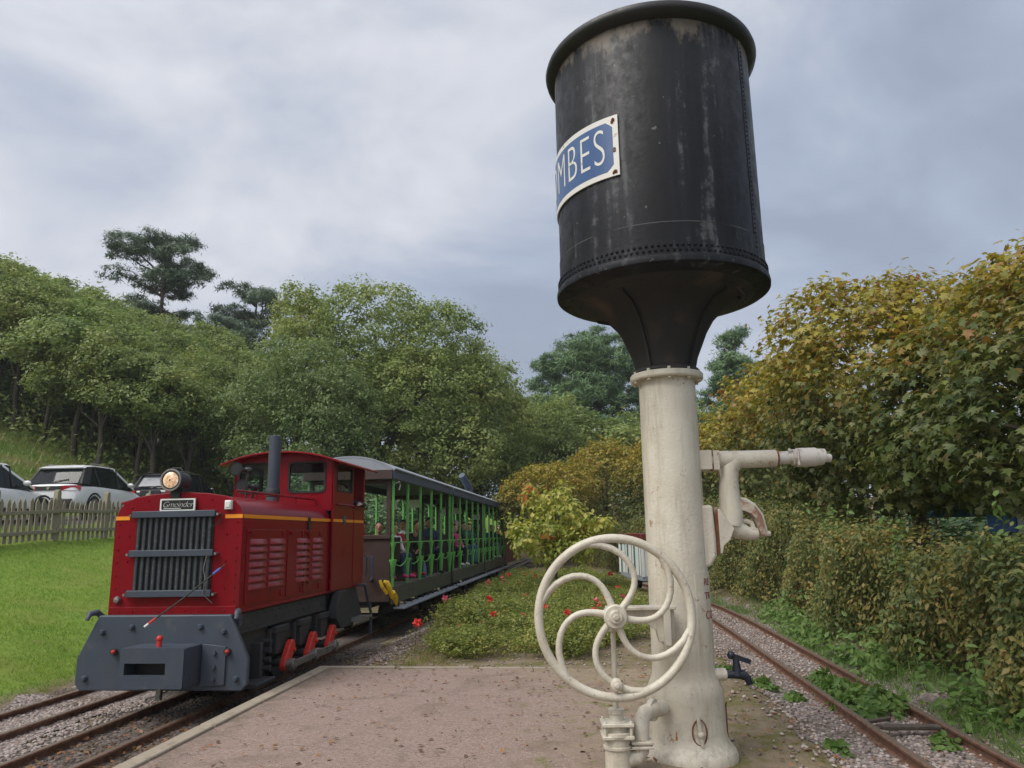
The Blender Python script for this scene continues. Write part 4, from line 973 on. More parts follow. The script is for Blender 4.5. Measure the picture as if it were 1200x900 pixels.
def person(label, loc, rz, top, legs, shoe, skin=0, hair='hair_dark', pose='sit', s=1.0, lean=0.0, head_yaw=0.0, group=None, arm_r=None, arm_side=-1, long_hair=False, vox=.016):
    """facing -Y; seat or floor at local z=0"""
    pel = Vector((0, .02, .10)) if pose == 'sit' else Vector((0, 0, .92))
    ch = pel + Vector((0, -lean * .3, .30)); nk = ch + Vector((0, -lean * .22 + .01, .17)); hd = nk + Vector((0, -.02 - lean * .1, .155))
    sh = ch + Vector((.175, 0, .10)); J = {}
    if pose == 'sit':
        hip, kn, an, toe = Vector((.09, .0, .07)), Vector((.11, -.42, .09)), Vector((.11, -.43, -.34)), Vector((.12, -.60, -.39))
        el, wr = sh + Vector((.06, -.06, -.27)), Vector((.11, -.30, .16))
    else:
        hip, kn, an, toe = Vector((.09, 0, .88)), Vector((.10, -.03, .48)), Vector((.10, .02, .08)), Vector((.11, -.16, .03))
        el, wr = sh + Vector((.07, .03, -.28)), sh + Vector((.08, -.06, -.53))
    b = MB(); bones = []                                        # (p0, p1, r, material)
    def seg(p0, p1, r0, r1, m):
        b.tube([p0, p1], [r0, r1], 12); b.sphere(p0, r0, 10); b.sphere(p1, r1, 10); bones.append((Vector(p0), Vector(p1), (r0 + r1) / 2, m))
    b.sphere(pel, (.165, .12, .12), 14); bones.append((pel, pel, .13, 2)); b.sphere(pel.lerp(ch, .55), (.145, .105, .17), 14); b.sphere(ch, (.175, .115, .16), 14); b.sphere(ch + Vector((0, 0, .08)), (.185, .095, .09), 14)
    bones.append((pel + Vector((0, 0, .10)), ch + Vector((0, 0, .08)), .14, 1))
    seg(nk + Vector((0, .01, -.06)), nk + Vector((0, -.005, .06)), .055, .05, 0)
    for sgn in (1, -1):
        mf = (lambda p: Vector(p)) if sgn == 1 else (lambda p: Vector(mir(p)))
        seg(mf(hip), mf(kn), .088, .062, 2); seg(mf(kn), mf(an), .060, .042, 2)
        seg(mf(an) + Vector((0, .02, -.03)), mf(toe), .042, .034, 3)
        e_, w_ = (mf(el), mf(wr))
        if arm_r is not None and sgn == arm_side: e_, w_ = Vector(arm_r[0]), Vector(arm_r[1])
        seg(mf(sh), e_, .058, .046, 1); seg(e_, w_, .045, .032, 1)
        d = (w_ - e_).normalized(); side = d.cross(Vector((0, 0, 1)))
        if side.length < .1: side = Vector((1, 0, 0))
        side.normalize(); dn = side.cross(d)
        pm = w_ + d * .07; seg(w_, pm, .030, .034, 0)
        for q, (off, ln) in enumerate(((-.030, .060), (-.010, .072), (.010, .068), (.029, .052))):
            f0 = pm + side * off + d * .01; f1 = f0 + d * ln * .55 - dn * .006; f2 = f1 + d * ln * .35 - dn * .028
            seg(f0, f1, .0105, .010, 0); seg(f1, f2, .010, .009, 0)
        t0 = w_ + d * .03 + side * (-.034 * sgn); t1 = t0 + d * .035 + side * (-.020 * sgn) - dn * .008; seg(t0, t1, .012, .010, 0); seg(t1, t1 + d * .025 - dn * .01, .010, .009, 0)
    # head with face
    HY = Matrix.Rotation(head_yaw, 3, 'Z')
    def hp(x, y, z): return hd + HY @ Vector((x, y, z))
    b.sphere(hd, (.078, .095, .115), 18); b.sphere(hp(0, -.02, -.06), (.060, .068, .062), 14); b.sphere(hp(0, .02, .03), (.080, .09, .09), 14)
    b.tube([hp(0, -.085, .015), hp(0, -.112, -.025)], [.010, .017], 8); b.sphere(hp(0, -.108, -.025), .017, 8)
    b.sphere(hp(0, -.088, -.062), (.026, .012, .010), 8); b.sphere(hp(0, -.075, -.105), (.026, .022, .018), 8)
    for sx in (-1, 1): b.sphere(hp(sx * .083, .01, -.005), (.013, .026, .034), 8); b.sphere(hp(sx * .034, -.083, .032), (.026, .012, .009), 8)
    bones.append((hp(0, 0, -.06), hp(0, 0, .06), .085, 0))
    me = bpy.data.meshes.new('body'); me.from_pydata(b.v, [], b.f); ob = bpy.data.objects.new('tmp', me); col.objects.link(ob)
    rm = ob.modifiers.new('r', 'REMESH'); rm.mode = 'VOXEL'; rm.voxel_size = vox
    smo = ob.modifiers.new('s', 'SMOOTH'); smo.iterations = 3; smo.factor = .45
    dg = bpy.context.evaluated_depsgraph_get(); dg.update(); nm = bpy.data.meshes.new_from_object(ob.evaluated_get(dg)); bpy.data.objects.remove(ob)
    nm.name = 'body'; nm.materials.clear()
    for m in (SK[skin], cloth(top), cloth(legs), cloth(shoe)): nm.materials.append(m)
    npoly = len(nm.polygons); cen = np.zeros(npoly * 3); nm.polygons.foreach_get('center', cen); cen = cen.reshape(-1, 3)
    D = []
    for p0, p1, r, m in bones:
        p0 = np.array(p0); d = np.array(p1) - p0; L2 = d @ d
        t = np.clip(((cen - p0) @ d) / L2, 0, 1) if L2 > 1e-9 else np.zeros(npoly)
        D.append(np.linalg.norm(cen - p0 - t[:, None] * d, axis=1) - r)
    mi = np.array([bn[3] for bn in bones])[np.argmin(np.array(D), axis=0)]
    nm.polygons.foreach_set('material_index', mi.astype(np.int32)); nm.shade_smooth()
    root = thing('person', label, 'person', loc, rz, group); root.scale = (s, s, s)
    bo = bpy.data.objects.new('body', nm); col.objects.link(bo); bo.parent = root
    # hair cap: shell over the skull, open at the face
    h = MB(); n_u, n_v = 20, 9; rows = []
    rr_ = random.Random(len(label))
    for i in range(n_v):
        ring = []
        for j in range(n_u):
            a = 2 * math.pi * j / n_u; front_ = -math.sin(a)     # 1 at the face
            low = (.45 if long_hair else .10) * (1 - max(0, front_)) - .30 * max(0, front_) - .12
            th = (math.pi / 2) * (1 - i / (n_v - 1) * (1 + low))
            th = max(th, -.9)
            k = 1.0 + rr_.uniform(-.03, .03)
            ring.append(hp(.092 * k * math.cos(th) * math.cos(a), .018 + .104 * k * math.cos(th) * math.sin(a) , .022 + .112 * k * math.sin(th)))
        rows.append(ring)
    h.loft(rows, caps=True); h.build('hair', hair, root, angle=80)
    for sx in (-1, 1):
        e_ = MB(); e_.sphere(hp(sx * .034, -.086, .012), .012, 8); e_.build('eye', 'eye', root)
    return root

# ================================================================== COACHES
def hood_arc(x, w, top, drop): return top - drop * (abs(x) / w) ** 2.3
CL, HWc = 5.92, .83
def make_coach(label, y0, extra=False):
    co = thing('passenger_coach', label, 'coach', (CX, y0, RAILZ), 0, 'open sided coaches behind the locomotive')
    O = (0, 0, RAILZ)
    def cpt(b, name, mt, par=None, **k): return b.build(name, mt, par or co, origin=O, **k)
    b = MB(); b.box((0, CL / 2, .655), (2 * HWc - .02, CL, .05)); fl = cpt(b, 'floor', 'floorboard')
    for sx in (-1, 1):
        b = MB(); b.box((sx * HWc, CL / 2, .525), (.05, CL, .31)); cpt(b, 'side_sill', 'olive', bevel=.006)
        b = MB(); b.box((sx * (HWc + .10), CL / 2 + .15, .285), (.22, CL - .1, .035)); sb = cpt(b, 'step_board', 'roof_grey', bevel=.006)
        for k in range(11):
            b = MB(); b.bar((sx * (HWc + .06), .35 + k * .53, .30), (sx * (HWc + .0), .35 + k * .53, .40), .035, .02, up=(0, 1, 0)); cpt(b, 'step_bracket', 'slate_dark', sb)
        for k in range(6):
            y = .045 + k * (CL - .09) / 5
            b = MB(); b.box((sx * HWc, y, 1.68), (.048, .06, 2.0)); ps = cpt(b, 'post', 'green_post', bevel=.006)
            # tapered ornamental bracket below each rail
            for za, zb, wa in ((1.18, .70, .085), (1.50, 1.26, .065)):
                b = MB(); b.lathe([(.026, zb), (.040, zb + .12), (wa * .7, za - .10), (wa, za - .02), (wa, za), (.03, za)], 10, (sx * HWc, y, 0)); cpt(b, 'bracket', 'green_post', ps)
        for k in range(5):
            ya = .045 + k * (CL - .09) / 5; yb = ya + (CL - .09) / 5
            b = MB(); b.tube([(sx * HWc, ya + (yb - ya) * t, 1.17 - .13 * math.sin(math.pi * t)) for t in np.linspace(0, 1, 9)], .011, 6); cpt(b, 'chain', 'green_post')
            b = MB(); b.tube([(sx * HWc, ya, 1.49), (sx * HWc, yb, 1.49)], .012, 6); cpt(b, 'rail_bar', 'green_post')
    xs = np.linspace(-.90, .90, 21)
    def rz_(x): return hood_arc(x, .90, 3.13, .27)
    b = MB(); b.loft([[(x, y, rz_(x)) for x in xs] + [(x, y, rz_(x) - .03) for x in reversed(xs)] for y in (-.16, CL + .10)]); rf = cpt(b, 'roof', 'roof_grey')
    for sx in (-1, 1):
        b = MB(); b.box((sx * .885, CL / 2 - .03, 2.765), (.035, CL + .24, .17)); cpt(b, 'fascia', 'fascia', rf, bevel=.005)
        b = MB(); b.box((sx * .908, CL / 2 - .03, 2.868), (.045, CL + .27, .032)); cpt(b, 'roof_lip', 'roof_grey', rf, bevel=.008)
    for y in (-.14, CL + .08):
        b = MB(); b.mesh(plate([(-.865, 2.68), (.865, 2.68)] + [(x, rz_(x) - .031) for x in np.linspace(.865, -.865, 15)], [], .03), T(0, y, 0) @ XZ); cpt(b, 'roof_end', 'roof_grey', rf)
        b = MB(); b.box((0, y + (-.02 if y < 0 else .02), 2.765), (1.735, .035, .175)); cpt(b, 'header_board', 'brown_panel', rf, bevel=.005)
    for y in (.0, CL):
        o_ = [(-HWc + .03, .42), (HWc - .03, .42), (HWc - .03, 2.68), (-HWc + .03, 2.68)]
        b = MB(); b.mesh(plate(o_, [rrect(-.72, 1.64, -.04, 2.60, .02), rrect(.04, 1.64, .72, 2.60, .02)], .045), T(0, y, 0) @ XZ); ew = cpt(b, 'end_wall', 'brown_panel', angle=30)
        b = MB(); b.box((0, y + (-.035 if y == 0 else .035), 1.60), (2 * HWc - .05, .05, .07)); cpt(b, 'window_sill', 'brown_panel', ew, bevel=.006)
    for k in range(5):
        y = .75 + k * 1.10
        b = MB(); b.box((0, y, 1.13), (1.48, .42, .035)); b.box((0, y + .23, 1.38), (1.48, .035, .42)); b.box((0, y, .90), (1.3, .06, .45)); b.box((0, y + .215, 1.14), (1.48, .04, .06)); cpt(b, 'bench', 'wood_dark')
    for y in (1.2, CL - 1.2):
        b = MB()
        for sx in (-1, 1): b.lathe([(.25, -.05), (.25, .03), (.275, .04), (.275, .055), (.08, .06)], 24, (sx * .36, y, .07), Matrix.Rotation(R(90 * sx), 3, 'Y'))
        b.cyl((-.55, y, .07), (.55, y, .07), .04, n=10); cpt(b, 'wheelset', 'slate_dark')
    b = MB(); b.box((0, CL / 2, .40), (.9, CL - .1, .18)); b.box((.52, 1.2, .25), (.1, .9, .22)); b.box((-.52, 1.2, .25), (.1, .9, .22)); b.box((.52, CL - 1.2, .25), (.1, .9, .22)); b.box((-.52, CL - 1.2, .25), (.1, .9, .22)); b.box((0, -.28, .38), (.3, .6, .12)); b.box((0, CL + .05, .38), (.3, .3, .12)); cpt(b, 'underframe', 'slate_dark')
    b = MB(); b.box((HWc + .0, CL + .10, .98), (.10, .14, 1.0)); cpt(b, 'end_stanchion', 'slate_dark', bevel=.01)
    for x, y, z in ((.45, 2.0, 2.28), (.30, 4.9, 2.42)):
        b = MB(); b.box((x - .2, y, z), (.30, .012, .20)); cpt(b, 'notice_board', 'sign_white')
        b = MB(); b.cyl((x - .2, y, z + .1), (x - .2, y, 2.95), .008, n=6); cpt(b, 'notice_hanger', 'steel')
    if extra:
        b = MB(); b.tube([(.76, -.30, .80), (.82, -.28, .78), (.86, -.24, .66), (.90, -.18, .50)], [.03, .05, .055, .03], 8); b.tube([(.90, -.18, .60), (.92, -.06, .50), (.93, .02, .36)], [.05, .06, .02], 8)
        b.tube([(.70, -.32, .83), (.74, -.32, .72), (.82, -.26, .58)], [.025, .035, .03], 8); cpt(b, 'coupling_hook', 'yellow', angle=60)
        b = MB(); b.tube([(HWc, .20, 2.62), (HWc + .05, .30, 2.66), (HWc + .04, .42, 2.60), (HWc + .02, .40, 2.50)], .012, 6); cpt(b, 'lamp_hook', 'sign_white')
    return co
Y_A, Y_B, Y_C = 14.15, 20.42, 26.69
make_coach('open sided green post coach coupled right behind the red locomotive', Y_A, True)
make_coach('open sided green post coach in the middle of the train', Y_B)
make_coach('open sided green post coach ahead of the dark red wagon', Y_C)
# tilted searchlight-like tube on the roof of the middle coach end
lt = thing('tilted_tube_fixture', 'blue grey tilted tube on a forked bracket above the coach roofs', 'tube', (CX + .45, 25.6, 3.02))
b = MB(); b.tube([(-.0, -.0, .20), (-.10, -.25, .42), (-.17, -.42, .58)], [.12, .12, .115], 12); b.build('tube', 'fascia', lt)
b = MB(); b.prism([(-.14, 0), (.14, 0), (.11, .30), (.06, .34), (.05, .12), (-.05, .12), (-.06, .34), (-.11, .30)], 'y', -.06, .06); b.box((0, 0, .0), (.4, .2, .04)); b.build('fork_bracket', 'slate', lt, bevel=.01)
# dark red open wagon at the tail
wg = thing('open_passenger_wagon', 'dark red low sided open wagon at the tail of the train', 'wagon', (CX, 33.0, RAILZ))
for sx in (-1, 1):
    b = MB(); b.box((sx * .80, 2.6, 1.16), (.05, 5.2, 1.10)); b.build('side_panel', 'wagon_red', wg, bevel=.01)
    b = MB(); b.box((sx * .80, 2.6, 1.735), (.09, 5.2, .05)); b.build('top_rail', 'brown_panel', wg)
for y in (0, 5.2):
    b = MB(); b.box((0, y, 1.16), (1.6, .05, 1.1)); b.build('end_panel', 'wagon_red', wg)
b = MB(); b.box((0, 2.6, .58), (1.5, 5.2, .1)); b.build('floor', 'floorboard', wg)
for y in (1.0, 4.2):
    b = MB()
    for sx in (-1, 1): b.lathe([(.25, -.05), (.25, .03), (.275, .04), (.275, .055)], 20, (sx * .36, y, .25), Matrix.Rotation(R(90 * sx), 3, 'Y'))
    b.cyl((-.5, y, .25), (.5, y, .25), .04, n=10); b.build('wheelset', 'slate_dark', wg)

SEAT = 1.150
GRP = 'passengers in the train'
def seat(yb): return yb
NAVY, BLK, JEAN, RED, WHT, GRN, MAG = (.025, .04, .10), (.022, .022, .026), (.06, .12, .27), (.36, .03, .035), (.7, .7, .7), (.03, .11, .08), (.55, .05, .18)
def passenger(label, x, y, rz, top, legs, shoe, **k): return person(label, (CX + x, y, SEAT), rz, top, legs, shoe, group=GRP, **k)
# behind the front end wall
passenger('dark haired child resting chin on hand at the front coach window', .50, Y_A + .40, .15, BLK, NAVY, BLK, skin=1, s=.88, lean=.5, arm_r=((-.20, -.20, .30), (-.06, -.22, .52)))
passenger('dark haired child in black beside the front coach window frame', .14, Y_A + .52, -.1, RED, BLK, BLK, skin=1, s=.90, lean=.2)
passenger('passenger in dark red jumper and jeans with white sleeves in first coach', .42, Y_A + 1.75, .5, RED, JEAN, MAG, skin=1, s=.95, head_yaw=.2)
passenger('child in pink shoes and white top behind the first green post', .52, Y_A + 1.35, 1.0, WHT, NAVY, MAG, skin=0, s=.85)
passenger('passenger in black with long brown hair bending forward in first coach', .45, Y_A + 2.95, .7, BLK, BLK, RED, skin=0, s=.94, lean=.7, hair='hair_brown', long_hair=True)
passenger('man in navy jacket and navy trousers over a white shirt in first coach', .45, Y_A + 5.10, .55, NAVY, NAVY, BLK, skin=1, s=1.08, head_yaw=.15)
passenger('passenger in white shirt beside the man in navy', .02, Y_A + 4.05, .2, WHT, NAVY, BLK, skin=1, s=1.0)
passenger('grey haired passenger in black in the middle coach', .40, Y_B + 2.95, .4, BLK, BLK, WHT, skin=2, hair='hair_grey', s=1.08)
passenger('passenger in magenta top in the middle coach', .55, Y_B + 1.95, .8, MAG, BLK, WHT, skin=2, s=.92)
passenger('passenger in dark green jacket and jeans in the middle coach', .48, Y_B + 4.10, .7, GRN, JEAN, BLK, skin=2, s=1.05, hair='hair_brown')
passenger('passenger in dark blue in the middle coach near its rear end', .45, Y_B + 5.2, .4, (.03, .07, .09), JEAN, BLK, skin=2, s=1.0, hair='hair_brown')
passenger('grey haired passenger in teal at the front of the last green coach', .42, Y_C + 1.9, .4, (.02, .06, .07), BLK, BLK, skin=2, hair='hair_grey', s=1.02)
passenger('passenger in navy leaning out of the last green coach', .52, Y_C + 4.1, .6, NAVY, (.2, .25, .33), WHT, skin=2, s=1.0, hair='hair_brown')
passenger('passenger in black at the rear bench of the last green coach', .45, Y_C + 5.2, .5, BLK, JEAN, BLK, skin=0, s=1.0)
for i, (x, y, c) in enumerate(((.45, 33.8, (.2, .03, .05)), (.30, 35.0, (.05, .05, .08)), (.48, 36.3, (.25, .1, .12)))):
    person(['passenger in dark red at the front of the open red wagon', 'passenger in slate in the middle of the open red wagon', 'passenger in dusty pink at the back of the open red wagon'][i], (CX + x, y, 1.15), .4, c, BLK, BLK, skin=i, group=GRP, hair=('hair_dark', 'hair_brown', 'hair_brown')[i])
# driver, arm along the door ledge
person('driver in dark navy jacket resting an arm on the cab door', (CX + .46, 12.20, .95), .12, (.016, .02, .032), (.02, .022, .03), BLK, skin=2, pose='stand', s=.93, hair='hair_brown', vox=.013, arm_side=1, arm_r=((.40, .13, 1.27), (.385, -.16, 1.27)))

# ================================================================== BAG, PARKED CARS, FENCE, SIDING WAGON
bag = thing('backpack', 'light blue backpack on the coach floor beside a green post', 'backpack', (CX + .62, Y_A + 3.2, .685), .3)
b = MB(); rings = []
for z, w, d in ((0, .15, .10), (.04, .18, .13), (.22, .17, .12), (.34, .14, .10), (.40, .08, .06)): rings.append([(w * math.copysign(abs(math.cos(t)) ** .6, math.cos(t)), d * math.copysign(abs(math.sin(t)) ** .6, math.sin(t)), z) for t in np.linspace(0, 2 * math.pi, 17)[:-1]])
b.loft(rings); b.build('sack', cloth((.12, .20, .32)), bag, angle=60)
b = MB(); b.box((0, -.13, .14), (.22, .06, .16)); b.build('front_pocket', cloth((.09, .16, .28)), bag, bevel=.02)
b = MB(); b.tube([(-.04, 0, .39), (-.03, 0, .45), (.03, 0, .45), (.04, 0, .39)], .01, 6); b.build('carry_loop', cloth((.03, .04, .06)), bag)

M['car_white'] = pmat('car_white', (.74, .75, .77), .22, var=.04, vscale=2, bstr=0, coat=.6)
M['car_black'] = pmat('car_black', (.012, .013, .015), .22, var=.1, bstr=0, coat=.6)
M['tail_red'] = pmat('tail_red', (.35, .012, .015), .18, var=.25, vscale=18, bstr=0, coat=.4)
M['plastic_black'] = pmat('plastic_black', (.018, .018, .019), .6, var=.1)
def make_car(label, loc, rz, paint, L=4.45, Wd=1.84, Hh=1.62, sky_on_rear=False, tail_wide=True, name='parked_car'):
    """nose towards +Y, base at the ground"""
    cr = thing(name, label, 'car', loc, rz, 'cars parked behind the picket fence'); w = Wd / 2; h = Hh
    def ring(y, zb, zt, wb, wt, rc=.10):
        pts = []
        half = [(wb - .05, zb), (wb, zb + .10), (wb + .015, (zb + zt) * .5), (wt + .005, zt - .10), (wt - .06, zt - .02), (wt * .55, zt + .015)]
        return [(x, y, z) for x, z in half] + [(-x, y, z) for x, z in reversed(half)]
    belt = .98 * h / 1.62; hl = L / 2
    st = [(-hl, .42, .88, w - .16, w - .22), (-hl + .05, .34, .95, w - .08, w - .12), (-hl + .22, .28, belt + .02, w - .02, w - .06), (-hl + .9, .24, belt + .02, w, w - .03), (0, .22, belt, w, w - .03), (hl - 1.5, .22, belt - .02, w, w - .04), (hl - 1.15, .24, belt - .03, w - .01, w - .10), (hl - .5, .26, belt - .13, w - .04, w - .16), (hl - .12, .30, belt - .27, w - .12, w - .25), (hl, .36, belt - .40, w - .24, w - .34)]
    b = MB(); b.loft([ring(*q) for q in st]); body = b.build('body', paint, cr, angle=45); sub = body.modifiers.new('s', 'SUBSURF'); sub.levels = 1; sub.render_levels = 1
    # greenhouse: dark glass volume + painted roof and pillars
    def gh(y, zt, wt): return (y, zt, wt)
    rb = -hl + .22; G = [(rb - .02, belt + .03, w - .08), (rb + .38, h - .10, w - .22), (rb + .75, h - .045, w - .20), (0, h - .03, w - .19), (hl - 2.35, h - .07, w - .20), (hl - 1.62, belt + .22, w - .13), (hl - 1.22, belt - .0, w - .10)]
    b = MB(); rings = []
    for y, zt, wt in G:
        zb = belt - .06; rings.append([(w - .07, y, zb), (wt + .02, y, zt - .05 if zt - .05 > zb else zb + .005), (wt - .10, y, max(zt, zb + .01)), (-wt + .10, y, max(zt, zb + .01)), (-wt - .02, y, zt - .05 if zt - .05 > zb else zb + .005), (-w + .07, y, zb)])
    b.loft(rings); b.build('windows', 'car_glass', cr, angle=30)
    b = MB(); rf = []
    for y, zt, wt in ((rb + .30, h - .085, w - .20), (rb + .45, h - .03, w - .205), (rb + .8, h, w - .20), (0, h + .01, w - .19), (hl - 2.45, h - .025, w - .20), (hl - 2.3, h - .055, w - .205)):
        rf.append([(wt, y, zt - .05), (wt - .10, y, zt - .003), (wt * .4, y, zt + .015), (-wt * .4, y, zt + .015), (-wt + .10, y, zt - .003), (-wt, y, zt - .05), (-wt + .05, y, zt - .06), (wt - .05, y, zt - .06)])
    b.loft(rf); roof = b.build('roof', paint, cr, angle=40)
    b = MB(); b.prism([(rb + .24, h - .11), (rb + .50, h - .035), (rb + .50, h - .07), (rb + .27, h - .135)], 'x', -w + .24, w - .24); b.build('spoiler', paint, roof, bevel=.01)
    for sx in (-1, 1):
        b = MB(); b.tube([(sx * (w - .24), rb + .7, h + .02), (sx * (w - .24), rb + .8, h + .045), (sx * (w - .24), hl - 2.6, h + .03), (sx * (w - .24), hl - 2.5, h - .01)], .018, 6); b.build('roof_rail', 'steel', roof)
        for ya, za, yb, zb_, wd, mt in ((hl - 1.24, belt - .01, hl - 2.34, h - .075, .07, paint), (.05, belt - .02, -.02, h - .06, .07, 'plastic_black'), (rb + .98, belt, rb + .75, h - .06, .09, 'plastic_black')):
            b = MB(); b.bar((sx * (w - .065), ya, za), (sx * (w - .185), yb, zb_), .03, wd, up=(0, 1, 0)); b.build('pillar', mt, cr, bevel=.006)
        b = MB(); q = [(rb - .0, belt), (rb + .36, h - .12), (rb + .70, h - .06), (rb + .42, belt + .02)]
        b.loft([[(sx * (w - .055), q[0][0], q[0][1]), (sx * (w - .055), q[3][0], q[3][1]), (sx * (w - .19), q[2][0], q[2][1]), (sx * (w - .20), q[1][0], q[1][1])], [(sx * (w - .12), q[0][0] - .02, q[0][1]), (sx * (w - .12), q[3][0], q[3][1]), (sx * (w - .25), q[2][0], q[2][1]), (sx * (w - .26), q[1][0] - .02, q[1][1])]]); b.build('rear_quarter', 'plastic_black', cr)
        b = MB(); b.sphere((sx * (w + .10), hl - 1.75, belt + .10), (.11, .07, .075), 12); mr = b.build('mirror', paint, cr); b = MB(); b.bar((sx * (w - .05), hl - 1.72, belt + .02), (sx * (w + .06), hl - 1.75, belt + .06), .05, .04); b.build('mirror_arm', 'plastic_black', mr)
        b = MB(); x0, x1 = (.36, w - .03) if tail_wide else (w - .34, w - .03)
        b.loft([[(sx * x0, -hl - .012, belt - .20), (sx * x0, -hl - .012, belt - .06), (sx * (x1 - .12), -hl + .0, belt - .05), (sx * (x1), -hl + .17, belt - .05), (sx * (x1), -hl + .17, belt - .20), (sx * (x1 - .12), -hl + .0, belt - .21)], [(sx * x0, -hl + .10, belt - .20), (sx * x0, -hl + .10, belt - .06), (sx * (x1 - .12), -hl + .12, belt - .05), (sx * (x1 - .05), -hl + .26, belt - .05), (sx * (x1 - .05), -hl + .26, belt - .20), (sx * (x1 - .12), -hl + .12, belt - .21)]]); tl = b.build('tail_light', 'tail_red', cr, bevel=.008)
        b = MB(); b.prism([(hl - .50, belt - .30), (hl - .12, belt - .42), (hl - .10, belt - .50), (hl - .45, belt - .44)], 'x', sx * (w - .22), sx * (w - .06)); b.build('headlight', 'chrome', cr, bevel=.01)
        for y in (-hl + .88, hl - .90):
            b = MB(); b.lathe([(.20, .11), (.30, .11), (.335, .08), (.335, -.08), (.30, -.11), (.2, -.11)], 28, (sx * (w - .10), y, .335), Matrix.Rotation(R(90), 3, 'Y')); wh = b.build('wheel', 'rubber', cr)
            b = MB()
            for k in range(5): a = k * 2 * math.pi / 5; b.bar((sx * (w + .012), y, .335), (sx * (w + .012), y + .21 * math.cos(a), .335 + .21 * math.sin(a)), .05, .02, up=(1, 0, 0))
            b.lathe([(.215, .0), (.215, .02), (.195, .02)], 24, (sx * (w + .0), y, .335), Matrix.Rotation(R(90), 3, 'Y')); b.build('rim', 'steel', wh)
            b = MB(); b.lathe([(.40, -.03), (.40, .028), (.345, .028)], 28, (sx * (w - .012), y, .345), Matrix.Rotation(R(90), 3, 'Y'), caps=False); b.build('wheel_arch', 'plastic_black', cr)
        b = MB(); b.box((sx * (w + .0), 0, .28), (.05, L - 2.5, .14)); b.build('sill_trim', 'plastic_black', cr)
    b = MB(); b.box((0, -hl - .008, belt - .13), (.78, .03, .13)); b.build('tail_bar', 'plastic_black', cr, bevel=.008)
    b = MB(); b.box((0, -hl - .022, belt - .36), (.52, .015, .11)); b.build('number_plate', 'sign_white', cr)
    b = MB(); b.box((0, -hl + .0, .42), (Wd - .35, .10, .22)); b.build('rear_bumper', 'plastic_black', cr, bevel=.04)
    b = MB(); b.tube([(-.05, rb - .03, belt + .06), (.25, rb + .03, belt + .13), (.42, rb + .05, belt + .15)], .014, 6); b.build('rear_wiper', 'plastic_black', cr)
    b = MB(); b.lathe([(.05, 0), (.05, .012)], 16, (0, -hl - .03, belt - .13), Matrix.Rotation(R(90), 3, 'X')); b.build('emblem', 'chrome', cr)
    if sky_on_rear:
        b = MB(); b.add([(-w + .32, rb - .01, belt + .10), (w - .32, rb - .01, belt + .10), (w - .36, rb + .345, h - .13), (-w + .36, rb + .345, h - .13)], [(0, 1, 2, 3)])
        b.build('rear_window', pmat('rear_glass_sky_painted', (.13, .145, .165), .12, var=.15, vscale=3, bstr=0), cr)  # sky reflection painted into the pane as a pale base colour
    return cr
def cz(y): return float(hz(np.array([-16.5]), np.array([y]))[0])
make_car('white sport utility car with black and red tail lamp strip behind the picket fence', (-16.35, 21.2 + 2.22, cz(23.4) + .02), R(4), 'car_white')
make_car('white hatchback with its bonnet behind the fence, nose to the other white car', (-15.75, 20.25 - 2.1, cz(17.5) + .05), R(2), 'car_white', L=4.2, Hh=1.50, Wd=1.76, tail_wide=False)
make_car('dark estate car with rear window coloured pale as sky reflection and large red tail lamp', (-16.35, 26.6 + 2.3, cz(28.8) - .03), R(2), 'car_black', L=4.55, Hh=1.66, sky_on_rear=True, tail_wide=False)

# ------------------------------------------------------------------ picket fence
M['picket'] = pmat('weathered_picket', (.255, .215, .165), .9, var=.4, vscale=5, map_=(6, 6, 1), dirt=(.25, .26, .14), dscale=5, dlo=.46, dhi=.66, bstr=.6, bscale=40)
FXp = -13.1; rr = random.Random(21)
fz = lambda y: float(hz(np.array([FXp]), np.array([y]))[0])
fe = thing('picket_fence', 'weathered grey picket fence with lichen in front of the parked cars', 'fence', (FXp, 10, fz(10)))
FO = tuple(fe.location)
b = MB(); b.prism([(-.05, 0), (.05, 0), (.05, .90), (.0, 1.0), (-.05, .90)], 'x', -.012, .012); pk = b.build('picket', 'picket', fe)
y = 9.5; first = True
while y < 27:
    o = pk if first else pk.copy()
    if not first: col.objects.link(o)
    first = False
    o.location = Vector((FXp + .02, y, fz(y) + .02 + rr.uniform(-.02, .02))) - fe.location; o.rotation_euler = (rr.uniform(-.035, .035), rr.uniform(-.02, .02), 0); o.scale = (1, rr.uniform(.9, 1.15), rr.uniform(.95, 1.05)); y += .188 + rr.uniform(-.014, .014)
posts = list(np.arange(9.7, 27.3, 1.95))
b = MB(); b.prism([(-.065, -.2), (.065, -.2), (.065, 1.18), (.03, 1.24), (-.03, 1.24), (-.065, 1.18)], 'x', -.06, .06); pp = b.build('fence_post', 'picket', fe, bevel=.012); first = True
for y in posts:
    o = pp if first else pp.copy()
    if not first: col.objects.link(o)
    first = False; o.location = Vector((FXp - .02, y, fz(y))) - fe.location; o.rotation_euler = (rr.uniform(-.03, .03), rr.uniform(-.03, .03), 0)
for ya, yb in zip(posts[:-1], posts[1:]):
    for h_ in (.24, .72):
        b = MB(); b.bar((FXp + .062, ya, fz(ya) + h_ + rr.uniform(-.02, .02)), (FXp + .062, yb, fz(yb) + h_ + rr.uniform(-.02, .02)), .045, .085); b.build('fence_rail', 'picket', fe, origin=FO, bevel=.006)

